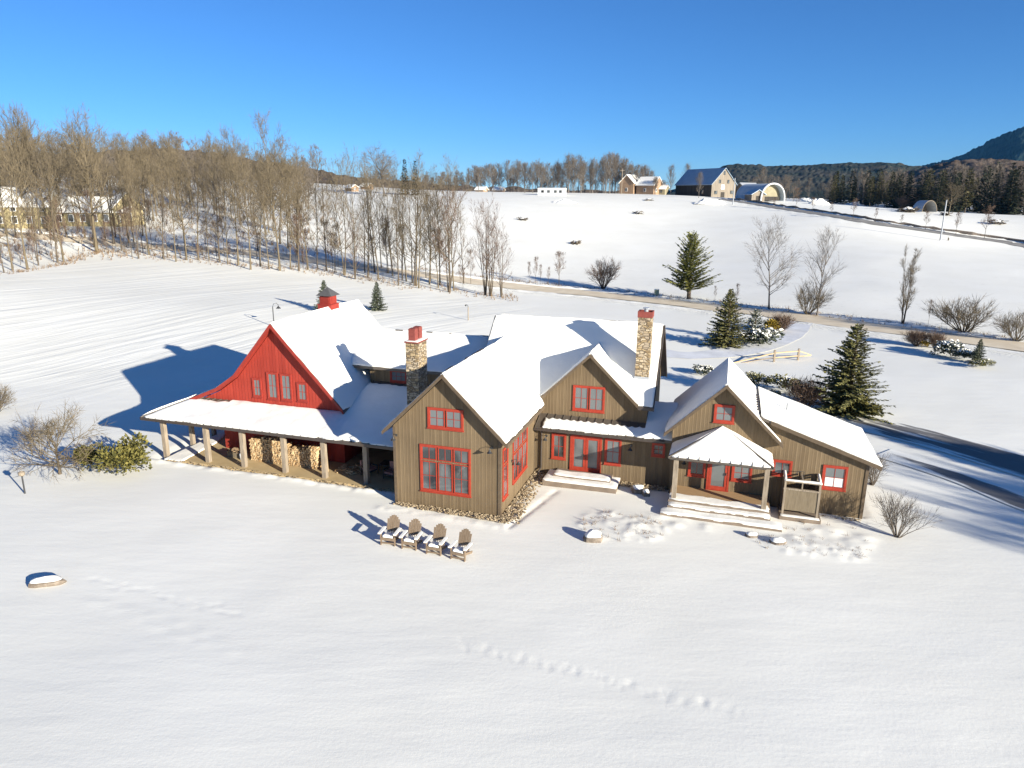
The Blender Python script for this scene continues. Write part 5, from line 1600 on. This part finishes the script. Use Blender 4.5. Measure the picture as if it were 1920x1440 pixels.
def rock(name, label, a, b, sx, sy, sz, seed, snowy=.6, rz=0, p=None):
    rs_ = random.Random(seed)
    nu, nv = 14, 8
    vs, fs = [], []
    for j in range(nv + 1):
        th = math.pi * j / nv
        for i in range(nu):
            ph = 6.283 * i / nu
            x, y, z = math.sin(th) * math.cos(ph), math.sin(th) * math.sin(ph), math.cos(th)
            q = 1 + .5 * float(vnoise(x * 1.6 + seed, y * 1.6 + z * 1.3, seed))
            x, y, z = (math.copysign(abs(v) ** .7, v) for v in (x, y, z))
            vs.append((x * sx * q, y * sy * q, z * sz * q))
    for j in range(nv):
        for i in range(nu):
            fs.append((j * nu + i, (j + 1) * nu + i, (j + 1) * nu + (i + 1) % nu, j * nu + (i + 1) % nu))
    if p is None:
        p = hw(a, b); p[2] = gz(p[0], p[1])
    o = thing(name, label, 'rock', p, rz)
    part('stone', MB().add(vs, fs), M['rock'], o)
    sv = [(x * .93, y * .93, z + .05 + .05 * max(0, 1 - (x / sx) ** 2 - (y / sy) ** 2)) for x, y, z in vs]
    top = [f for f in fs if min(sv[i][2] for i in f) > sz * snowy]
    if top: part('snow_cap', MB().add(sv, top), M['snow'], o, smooth=True)['kind'] = 'stuff'
    return o
rock('boulder', 'long low flat stone with snow lying alone on the lower lawn', -16.3, -12.1, .70, .26, .20, 3, .72, .25)
rock('boulder', 'square tan boulder with a snow cap at the edge of the snowy bed', 5.0, -.95, .48, .36, .36, 5, .5)
rock('boulder', 'pair-stone with snow top beside the front steps', 6.35, 5.6, .35, .28, .34, 7, .55)
rock('boulder', 'small boulder close by the bay wall near the front steps', 6.85, 5.3, .22, .22, .24, 8, .5)
rock('boulder', 'brown stone with thick snow in front of the shower screen', 13.6, 1.55, .45, .28, .26, 9, .3, .3)
rock('boulder', 'low stone at the bed edge farther from the shower screen', 12.4, 1.9, .3, .2, .16, 10, .4)

# pebble strip round the great room
rs = random.Random(9)
pm = MB()
def pebble(x, y, z, r):
    v = [(1, 0, 0), (-1, 0, 0), (0, 1, 0), (0, -1, 0), (0, 0, 1), (0, 0, -1)]
    sx_, sy_, szz, a = r * rs.uniform(.8, 1.4), r * rs.uniform(.7, 1.1), r * rs.uniform(.5, .8), rs.random() * 3
    pm.add([(x + (p[0] * math.cos(a) - p[1] * math.sin(a)) * sx_, y + (p[0] * math.sin(a) + p[1] * math.cos(a)) * sy_, z + p[2] * szz) for p in v],
           [(0, 2, 4), (2, 1, 4), (1, 3, 4), (3, 0, 4), (2, 0, 5), (1, 2, 5), (3, 1, 5), (0, 3, 5)])
for _ in range(650):
    t = rs.random()
    pebble(-5.9 + t * 6.6, -.05 - rs.random() ** 1.5 * (.35 + .3 * t), .04 + rs.random() * .05, rs.uniform(.04, .09))
for _ in range(620):
    t = rs.random()
    pebble(.06 + rs.random() ** 1.4 * (1.05 - .15 * t), -.5 + t * 7.0, .04 + rs.random() * .05, rs.uniform(.04, .10))
for _ in range(260): pebble(rs.uniform(5.3, 7.8), 6.6 - rs.random() * .5, .04 + rs.random() * .05, rs.uniform(.04, .09))
for _ in range(160): pebble(rs.uniform(15.9, 17.9), 5.95 - rs.random() * .4, -.18 + rs.random() * .06, rs.uniform(.04, .08))
for _ in range(300): pebble(rs.uniform(-22.0, -6.2), 1.25 - rs.random() * .35, .10 + rs.random() * .05, rs.uniform(.03, .06))
o = part('gravel', pm, M['pebble'])
o.location = tuple(HO); o.rotation_euler = (0, 0, -YAW)
tag(o, kind='stuff')
# snow drifted onto the open end of the porch floor
snow(house, (-22.3, 1.2, .09), (-20.9, 1.2, .09), (-21.2, 4.6, .08), (-22.4, 8.0, .08), th=.07, n=(20, 24), jit=(0, .2, 0, .1), wob=.15, name='drifted_snow', edges='lret')

# dry stalks in the snowy beds
dm = MB()
def tuft(x, y, z, h, n, w_=.012, sp=.5):
    for _ in range(n):
        a, l = rs.random() * 6.283, rs.random() * sp
        d = Vector((math.cos(a) * l, math.sin(a) * l, 1)).normalized()
        twig(dm, Vector((x + rs.uniform(-.1, .1), y + rs.uniform(-.1, .1), z)), d, h * rs.uniform(.5, 1), w_, rs)
for _ in range(50):
    a, q = rs.random() * 6.283, math.sqrt(rs.random())
    p = hw(6.1 + 2.2 * q * math.cos(a), .9 + 1.7 * q * math.sin(a)); tuft(p[0], p[1], gz(p[0], p[1]) + .02, .28, 7, .02, 1.2)
for _ in range(60):
    p = hw(rs.uniform(12.5, 17.8), rs.uniform(.8, 2.4) + rs.choice((0, 3.2)) * rs.random()); tuft(p[0], p[1], gz(p[0], p[1]) + .02, .25, 7, .02, 1.2)
tag(part('dry_stalks', dm, M['litter']), kind='stuff')
# weeds and brush along the road and under the trees
dm = MB()
line = polyline([at(0, 515), at(100, 500), at(182, 475), at(300, 486), at(450, 498), at(620, 516), at(745, 536), at(850, 548), at(960, 562)], 1.0)
for _ in range(800):
    q = line[rs.randrange(len(line))] + np.array([rs.uniform(-1, 1), rs.uniform(-1.5, 4.5) + rs.gauss(0, 1.0)])
    tuft(q[0], q[1], gz(*q), rs.uniform(.3, 1.1), 6, .05, .8)
rl = ROAD[(ROAD[:, 0] > -20) & (ROAD[:, 0] < 70)]
for _ in range(900):
    q = rl[rs.randrange(len(rl))] + np.array([rs.uniform(-1, 1), rs.uniform(4.4, 7.5)])
    tuft(q[0], q[1], gz(*q), rs.uniform(.2, .8), 5, .045, .8)
for _ in range(1500):
    px = rs.uniform(-40, 640)
    q = on(px, rs.uniform(150, 260))
    tuft(q[0], q[1], q[2], rs.uniform(.5, 2.2), 6, .08, .7)
tag(part('undergrowth', dm, M['litter']), kind='stuff')

# --- lamps, posts and the little fence
def yard_lamp(label, p, h, dbl=False):
    o = thing('lamp_post', label, 'lamp post', p, -YAW)
    part('pole', MB().tube([(0, 0, -.2), (0, 0, h)], [.035, .03], 8), M['metal'], o)
    part('lamp_head', MB().tube([(0, 0, h), (0, 0, h + .06), (0, 0, h + .22), (0, 0, h + .30)], [.05, .12, .13, .02], 8, True), M['post'], o)
    return o
p = at(47, 926); yard_lamp('thin pole lamp standing in the snow below the bare orchard tree', p, 1.05).scale = (1.3, 1.3, 1.0)
p = at(514, 612)
o = thing('lamp_post', 'gooseneck barn lamp showing over the barn wing peak', 'lamp post', p, .3)
part('pole', MB().tube([(0, 0, -.2), (0, 0, 2.2)], [.06, .05], 8), M['metal'], o)
part('arm', MB().tube([(0, 0, 2.2), (.1, 0, 2.5), (.4, 0, 2.6), (.6, 0, 2.4), (.6, 0, 2.2)], [.03] * 5, 6), M['metal'], o)
part('lamp_shade', MB().tube([(.6, 0, 2.25), (.6, 0, 2.1), (.6, 0, 2.0)], [.05, .16, .3], 8), M['metal'], o)
p = at(878, 601)
o = thing('lamp_post', 'short dark lamp post in the snow behind the main roof', 'lamp post', p, .8)
part('pole', MB().tube([(0, 0, -.2), (0, 0, 1.7)], [.07, .06], 8), M['post'], o)
part('lamp_head', MB().tube([(0, 0, 1.7), (-.1, 0, 1.95), (-.35, 0, 2.0), (-.45, 0, 1.9)], [.03, .03, .09, .12], 8), M['metal'], o)
fp = [at(1375, 681), at(1451, 679), at(1496, 676), at(1520, 671)]
o = thing('rail_fence', 'short split-rail fence standing in the snow by the back drive', 'fence', fp[1])
base = fp[1]
for k in (1, 2):
    q = fp[k] - base
    part('fence_post', MB().box(q[0] - .09, q[1] - .09, q[2] - .2, q[0] + .09, q[1] + .09, q[2] + 1.25), M['post'], o)
A_, B_ = Vector(fp[1] - base), Vector(fp[2] - base)
for z in (.45, .95):
    part('rail', MB().bar(A_ + Vector((0, 0, z)), B_ + Vector((0, 0, z + .05)), .10), M['logs'], o)
part('rail', MB().bar(A_ + Vector((0, 0, .95)), Vector(fp[0] - base) + Vector((0, 0, .05)), .10), M['logs'], o)
part('rail', MB().bar(A_ + Vector((0, 0, .5)), Vector(fp[0] - base) + Vector((.8, .1, .0)), .09), M['post'], o)
part('rail', MB().bar(B_ + Vector((0, 0, 1.0)), Vector(fp[3] - base) + Vector((0, 0, .3)), .09), M['logs'], o)
part('rail', MB().bar(B_ + Vector((0, 0, .45)), Vector(fp[3] - base) + Vector((0, 0, .25)), .09), M['logs'], o)
p = at(1231, 553)
o = thing('utility_box', 'pale green utility box by the road in the weeds', 'utility box', p)
part('body', MB().box(-.35, -.25, 0, .35, .25, .9), mat('pale_green_paint', (.34, .38, .26)), o)
part('lid', MB().box(-.38, -.28, .902, .38, .28, .96), M['snow'], o)

# ------------------------------------------------------------------ the far farm
def utility_pole(label, px, yb, yt, m='galv', arm=False):
    p = at(px, yb)
    h = (yb - yt) / FPX * depth(p)
    o = thing('utility_pole', label, 'pole', p, .4)
    part('pole', MB().tube([(0, 0, -.5), (0, 0, h)], [.2, .14], 8, True), M[m], o)
    if arm: part('crossarm', MB().box(-1.1, -.07, h - .9, 1.1, .07, h - .75), M['post'], o)
    else: part('pole_cap', MB().tube([(0, 0, h), (0, 0, h + .2)], [.17, .12], 8, True), M['metal'], o)
    return o
utility_pole('tall pale pole beside the far lane', 1763, 451, 378)
utility_pole('pale pole in front of the hoop barn at the lane corner', 1374, 384, 336)
utility_pole('wooden pole on the crest near the weathered farmhouse', 1165, 364, 318, 'post', True)
o = thing('lane_marker', 'short dark post beside the far lane near the tall pale pole', 'post', at(1778, 451))
part('post', MB().box(-.12, -.12, -.2, .12, .12, .95), M['bark'], o)
part('reflector', MB().box(-.1, -.135, .7, .1, -.122, .9), M['white'], o)

def house_thing(name, label, cat, p, w_, d_, h_, rh, yaw, wallm, roofm, ov=.5, win=(), side=None, doors=()):
    """gable along local x; front gable at x=+w/2"""
    o = thing(name, label, cat, p, yaw)
    a, b = w_ / 2, d_ / 2
    part('wall', MB().prism([(-b, -1.5), (b, -1.5), (b, h_), (0, h_ + rh), (-b, h_)], -a, a, ALONG_U), M[wallm], o)
    if side: part('side_wall', MB().box(-a + .02, -b - .08, -1.5, a - .02, -b - .003, h_ - .1), M[side], o)
    sl_ = rh / b
    r_ = MB()
    z0 = h_ - ov * sl_ + .05
    r_.slab([(-a - ov, -b - ov, z0), (a + ov, -b - ov, z0), (a + ov, 0, h_ + rh + .05), (-a - ov, 0, h_ + rh + .05)], -.22)
    r_.slab([(-a - ov, 0, h_ + rh + .05), (a + ov, 0, h_ + rh + .05), (a + ov, b + ov, z0), (-a - ov, b + ov, z0)], -.22)
    ro = part('roof', r_, M[roofm], o)
    for (face, s, z, ww, hh) in win:
        mb, gb_ = MB(), MB()
        mp = {'+x': lambda q, e, zz: (a + e, q, zz), '-y': lambda q, e, zz: (q, -b - e, zz), '-x': lambda q, e, zz: (-a - e, q, zz)}[face]
        mb.box(s - ww / 2 - .12, .01, z - .12, s + ww / 2 + .12, .08, z + hh + .12, mp)
        f = part('window', mb, M['white'] if 'yellow' in wallm or 'pink' in wallm else M['darkboards'], o)
        part('pane', MB().box(s - ww / 2, .081, z, s + ww / 2, .10, z + hh, mp), M['glass2'], f)
    for (face, s, z, ww, hh, mm) in doors:
        mp = {'+x': lambda q, e, zz: (a + e, q, zz), '-y': lambda q, e, zz: (q, -b - e, zz)}[face]
        part('door', MB().box(s - ww / 2, .01, z, s + ww / 2, .07, z + hh, mp), M[mm], o)
    return o
def seat(px, yb, D, deg):
    """like face(), standing on the ground at distance D; the foot may sit a little off the sight line"""
    q = at(px, yb)
    dq = math.hypot(q[0], q[1])
    return face(px, dq if .8 * D < dq < 1.25 * D else D, deg)
def face(px, D, deg):
    """yaw that turns local +x so that it looks back at the camera, swung by deg to the picture's right"""
    p = on(px, D)
    back = math.atan2(-p[1], -p[0])
    return p, back + R(deg)
# big barn: gable end looks back and to the right
p, yw = seat(1318, 367, 322, 38)
house_thing('big_barn', 'big old barn with blue metal roof and pale gable end on the crest', 'barn', p, 26, 13, 5.2, 6.6, yw, 'tanboards', 'bluemetal', side='darkboards',
            win=[('+x', -2.4, 5.6, .9, 1.3), ('+x', 2.2, 5.6, .9, 1.3), ('+x', -.2, 9.2, .7, 1.3), ('+x', 4.5, 1.2, 1.4, 1.2), ('+x', -4.2, 1.0, 1.4, 1.2), ('-y', 7, 1, 1.2, 1.6)], doors=[('+x', -.4, -.8, 2.0, 2.6, 'darkboards'), ('+x', -.6, 3.0, 1.8, 1.9, 'white')])
bb_ = bpy.data.objects[bpy.data.objects[-1].name] if False else None
# white-framed back building, hoop barn and the lean-to in front of it
p, yw = seat(1397, 366, 345, 40)
house_thing('farm_shed', 'grey-roofed shed peeping between the big barn and the hoop barn', 'shed', p, 8, 8, 4.0, 2.6, yw + R(90), 'tanboards', 'galv')
p, yw = seat(1421, 376, 300, 42)
o = thing('hoop_barn', 'arched hoop barn with a pale cover and an open cream end', 'barn', p, yw)
W_, L_, H_ = 6.0, 15, 6.6
arc = [(-W_ * math.cos(math.pi * k / 18), H_ * math.sin(math.pi * k / 18) ** .8) for k in range(19)]
cov = MB()
for (x0, z0), (x1, z1) in zip(arc, arc[1:]):
    cov.add([(-L_ / 2, x0, z0), (L_ / 2, x0, z0), (L_ / 2, x1, z1), (-L_ / 2, x1, z1), (-L_ / 2, x0 * .97, z0 * .97), (L_ / 2, x0 * .97, z0 * .97), (L_ / 2, x1 * .97, z1 * .97), (-L_ / 2, x1 * .97, z1 * .97)],
            [(0, 1, 2, 3), (7, 6, 5, 4), (1, 5, 6, 2), (0, 3, 7, 4)])
part('cover', cov, mat('pale_hoop_cover', (.34, .41, .46), (.46, .51, .55), scale=1.2, stretch=(2, .1, .1)), o)
part('rim', MB().tube([(L_ / 2 + .1, x, z) for x, z in arc], [.3] * 19, 6), M['white'], o)
iw = MB()
iw.add([(L_ / 2 - 2.2, x * .96, z * .96) for x, z in arc], [tuple(range(19))])
part('end_wall', iw, M['cream'], o)
part('hay_row', MB().box(L_ / 2 - 2.0, -4.6, 0, L_ / 2 - 1.2, 4.4, 1.6), M['darkboards'], o)
p, yw = seat(1412, 377, 288, 30)
house_thing('lean_to', 'small pale gabled shed with a dark doorway in front of the hoop barn', 'shed', p, 5.5, 5.6, 2.6, 1.6, yw, 'tanboards', 'bluemetal', doors=[('+x', .4, -.6, 2.6, 2.6, 'darkboards')])
p, yw = seat(1215, 358, 352, 60)
house_thing('crest_farmhouse', 'weathered brown farmhouse with pale roof among bare trees on the crest', 'house', p, 9, 8, 4.2, 3.4, yw, 'pinkboards', 'snow', win=[('+x', -1.6, 1.2, .9, 1.3), ('+x', 1.6, 1.2, .9, 1.3), ('-y', 0, 1.2, .9, 1.3)])
p, yw = seat(1180, 358, 358, -25)
house_thing('crest_farmhouse', 'darker brown house behind the weathered farmhouse', 'house', p, 9, 7, 5.0, 3.4, yw, 'pinkboards', 'snow', win=[('+x', 0, 1.2, .9, 1.3)])
p, yw = seat(1236, 360, 345, 70)
house_thing('crest_annexe', 'low cream annexe joined to the weathered farmhouse', 'house', p, 6, 5, 2.6, 1.6, yw, 'cream', 'snow', win=[('-y', -1, 1.0, .8, .9), ('-y', 1.2, 1.0, .8, .9)])
p, yw = seat(1034, 366, 312, 74)
house_thing('white_trailer', 'long low white trailer beside the crest tree row', 'trailer', p, 11.5, 3.4, 2.5, .25, yw, 'white', 'snow', ov=.1, win=[('-y', -3.6, 1.1, .9, .8), ('-y', -1, 1.1, .9, .8), ('-y', 2, 1.1, .9, .8), ('-y', 4.2, 1.1, .9, .8)])
for k, (px, D, lab) in enumerate(((662, 340, 'snow-roofed cabin at the crest end of the wood'), (690, 360, 'second snow-roofed cabin farther along the crest toward the elm'), (903, 352, 'small brown hut with snowy roof below the crest trees'), (935, 354, 'small brown snowy hut nearer the white trailer'))):
    p, yw = face(px, D, 35 + 12 * k)
    house_thing('cabin', lab, 'cabin', p, 4.5, 4, .9 if k > 1 else 1.5, 1.2, yw, 'pinkboards', 'snow', win=[('+x', 0, .6, .8, .7)])
# yellow houses in the wood
p, yw = seat(50, 424, 196, 74)
house_thing('yellow_house', 'tall yellow house with a snowy roof behind the thick bare trees', 'house', p, 11, 7.5, 4.6, 3.6, yw, 'yellow', 'snow', win=[('-y', x, z, .9, 1.4) for x in (-4.2, -1.4, 1.4, 4.2) for z in (.8, 3.4)] + [('+x', -1.8, 3.2, .9, 1.4), ('+x', 1.8, 3.2, .9, 1.4), ('+x', 0, .8, .9, 1.4)])
p, yw = seat(172, 420, 205, 78)
house_thing('yellow_annexe', 'long low yellow wing with a porch roof under snow beside the tall yellow house', 'house', p, 17, 7, 3.0, 3.0, yw, 'yellow', 'snow', win=[('-y', x, .7, .9, 1.5) for x in (-6, -3.6, -1.2, 1.2, 3.6, 6)])
p, yw = seat(232, 420, 206, 20)
house_thing('yellow_annexe', 'yellow gable end closing the long low yellow wing', 'house', p, 6, 6.5, 4.0, 3.2, yw, 'yellow', 'snow', win=[('+x', 0, 1.0, .9, 1.4)])
# small hoop shelter, brush piles and snow heaps
p, yw = seat(1732, 397, 300, 30)
o = thing('hoop_shelter', 'small galvanised hoop shelter beside the broad golden tree', 'shelter', p, yw)
arc = [(-2.6 * math.cos(math.pi * k / 12), 3.9 * math.sin(math.pi * k / 12)) for k in range(13)]
cov = MB()
for (x0, z0), (x1, z1) in zip(arc, arc[1:]):
    cov.add([(-3.2, x0, z0), (3.2, x0, z0), (3.2, x1, z1), (-3.2, x1, z1)], [(0, 1, 2, 3)])
part('cover', cov, M['galv'], o)
part('rim', MB().tube([(3.25, x, z) for x, z in arc], [.12] * 13, 6), M['post'], o)
part('back_wall', MB().add([(-3.0, x, z) for x, z in arc], [tuple(range(13))]), M['post'], o)
def brush_pile(label, px, yb, r, n, seed):
    p = at(px, yb)
    rs_ = random.Random(seed)
    mb = MB()
    for _ in range(n):
        a, l = rs_.random() * 6.283, rs_.uniform(.6, 1.3) * r
        d = Vector((math.cos(a), math.sin(a), rs_.uniform(-.2, .35))).normalized()
        c = Vector((rs_.uniform(-.5, .5) * r, rs_.uniform(-.35, .35) * r, rs_.uniform(.05, .35) * r))
        mb.bar(c - d * l / 2, c + d * l / 2, .16, .14)
    o = thing('brush_pile', label, 'brush pile', p)
    part('log', mb, M['bark'], o)['kind'] = 'stuff'
    sn = []
    sm_ = MB()
    nn = 12
    sm_.add([(0, 0, .48 * r)] + [(math.cos(6.283 * k / nn) * r * rs_.uniform(.45, .7), math.sin(6.283 * k / nn) * r * rs_.uniform(.35, .6), .22 * r) for k in range(nn)], [(0, k + 1, (k + 1) % nn + 1) for k in range(nn)])
    part('snow_cap', sm_, M['snow'], o, smooth=True)
brush_pile('brush pile with logs in the middle of the open field nearest the road', 1080, 457, 1.9, 36, 1)
brush_pile('small snowy brush pile beside the edge of the roadside clumps in the open field', 980, 413, 1.9, 20, 2)
brush_pile('snow-covered log pile high in the open field below the big barn', 1197, 401, 2.2, 20, 3)
brush_pile('small log heap just under the crest below the weathered farmhouse', 1216, 376, 2.2, 18, 4)
brush_pile('dark tangled brush pile next to the small hoop shelter', 1702, 398, 4.2, 80, 5)
brush_pile('low brush under the broad golden tree', 1772, 404, 2.4, 30, 6)
brush_pile('long low row of brush at the far side of the lane meadow', 1868, 420, 3.4, 30, 7)
def snow_heap(label, px, yb, sx, sy, sz, seed, D=None):
    p = at(px, yb) if D is None else on(px, D)
    nu, nv = 30, 16
    vs = []
    for j in range(nv + 1):
        for i in range(nu + 1):
            x, y = i / nu * 2 - 1, j / nv * 2 - 1
            q = max(0, 1 - (x * x + y * y)) ** .8
            vs.append((x * sx, y * sy, -.25 + sz * q * (1 + 1.1 * float(vnoise(x * 3 + seed, y * 3, seed)) + .4 * float(vnoise(x * 9, y * 9 + seed, seed)))))
    w_ = nu + 1
    tag(thing_mesh('snow_heap', MB().add(vs, [(j * w_ + i, j * w_ + i + 1, (j + 1) * w_ + i + 1, (j + 1) * w_ + i) for j in range(nv) for i in range(nu)]), M['snow'], p), label, 'snow heap')
def thing_mesh(name, mb, matl, p):
    o = part(name, mb, matl, smooth=True)
    o.location = tuple(map(float, p))
    return o
snow_heap('ploughed snow heap with a steep blue side in front of the big barn', 1330, 382, 6.5, 3.5, 2.2, 1)
snow_heap('low smooth snow heap on the field near the white trailer', 1058, 380, 5, 3, 1.3, 2)
snow_heap('snow heap beside the hoop barn end', 1508, 377, 5, 3, 1.8, 3)
snow_heap('pointed snow heap by the dark wood, beyond the hoop barn', 1535, 383, 4.5, 2.5, 2.0, 4)
snow_heap('snow heap farther along in front of the dark wood', 1600, 384, 5, 2.5, 1.3, 5)

# ------------------------------------------------------------------ hills
def hill(name, prof, D, c1, c2, depthm, bumps, seed, step=6, base=0, sc=.02):
    """ridge that follows a skyline given as picture points at distance D, falling towards the viewer"""
    xs = np.array([q[0] for q in prof], float); ys = np.array([q[1] for q in prof], float)
    px = np.arange(xs[0], xs[-1] + 1, step)
    rows = 26
    vs = []
    for j in range(rows + 1):
        t = j / rows
        for x in px:
            y = np.interp(x, xs, ys)
            top = along(x, y, D)
            near = D - depthm * (1 - t)
            q = along(x, y, near)
            h = base + (top[2] - base) * (t ** 1.15)
            n = bumps * (float(vnoise(q[0] / 14, q[1] / 14, seed)) + 1.2 * float(vnoise(q[0] / 5, q[1] / 5, seed + 1))) * min(1, t * 3)
            n += bumps * 3 * float(vnoise(q[0] / 160, q[1] / 160, seed + 3)) * t * (1 - t) * 3
            vs.append((q[0], q[1], h + n))
    n = len(px)
    back = [(along(x, 300, D + depthm * .6)[0], along(x, 300, D + depthm * .6)[1], base) for x in px]
    vs += back
    fs = [(j * n + i, j * n + i + 1, (j + 1) * n + i + 1, (j + 1) * n + i) for j in range(rows + 1) for i in range(n - 1)]
    m = mat(name + '_forest', c1, c2, rough=.95, scale=sc, detail=8, bump=1, bscale=.35, spec=.05, dist=3, lo=.35, hi=.65)
    tag(part(name, MB().add(vs, fs), m, smooth=False), kind='structure')
hill('mountain', [(1640, 330), (1700, 316), (1740, 308), (1775, 300), (1800, 292), (1830, 276), (1860, 262), (1890, 249), (1920, 237), (1980, 228), (2060, 226), (2200, 226), (2400, 250), (2600, 330)], 3800, (.010, .026, .026), (.032, .046, .046), 1500, 8, 3, 3, 10, .008)
hill('hill', [(1180, 372), (1290, 350), (1335, 322), (1352, 313), (1365, 309), (1390, 307), (1440, 311), (1500, 310), (1560, 306), (1625, 306), (1665, 303), (1700, 309), (1740, 314), (1800, 318), (1900, 330), (2100, 345), (2300, 375)], 1700, (.022, .034, .028), (.065, .060, .048), 800, 2.5, 5, 2, 12, .012)
hill('hill', [(1640, 340), (1700, 322), (1740, 312), (1790, 300), (1840, 297), (1880, 299), (1920, 303), (1990, 300), (2100, 296), (2300, 330)], 900, (.085, .062, .045), (.16, .12, .09), 420, 2.5, 8, 2, 10, .03)
hill('hill', [(-700, 330), (-400, 300), (-100, 288), (60, 286), (120, 288), (200, 282), (330, 278), (420, 290), (520, 305), (610, 322), (680, 334), (760, 346), (900, 366)], 900, (.075, .056, .042), (.14, .105, .075), 420, 2.5, 11, 2, 10, .03)
hill('hill', [(560, 350), (660, 334), (760, 338), (850, 348), (950, 352), (1100, 356), (1250, 362)], 700, (.085, .066, .05), (.15, .115, .085), 200, 2, 13, 2, 8, .04)

# ------------------------------------------------------------------ air
HAZE = .000025
hm = bpy.data.materials.new('air')
hm.use_nodes = True
nt = hm.node_tree
for n in list(nt.nodes): nt.nodes.remove(n)
out = nt.nodes.new('ShaderNodeOutputMaterial')
pv = nt.nodes.new('ShaderNodeVolumePrincipled')
pv.inputs['Color'].default_value = (.14, .50, 1, 1)
pv.inputs['Density'].default_value = HAZE
pv.inputs['Anisotropy'].default_value = 0
nt.links.new(pv.outputs[0], out.inputs['Volume'])
zlo = min((o.matrix_world @ Vector(c)).z for o in [ground] for c in o.bound_box) - 1
tag(part('haze', MB().box(-4700, -4700, zlo, 4700, 4900, 450), hm), kind='stuff')
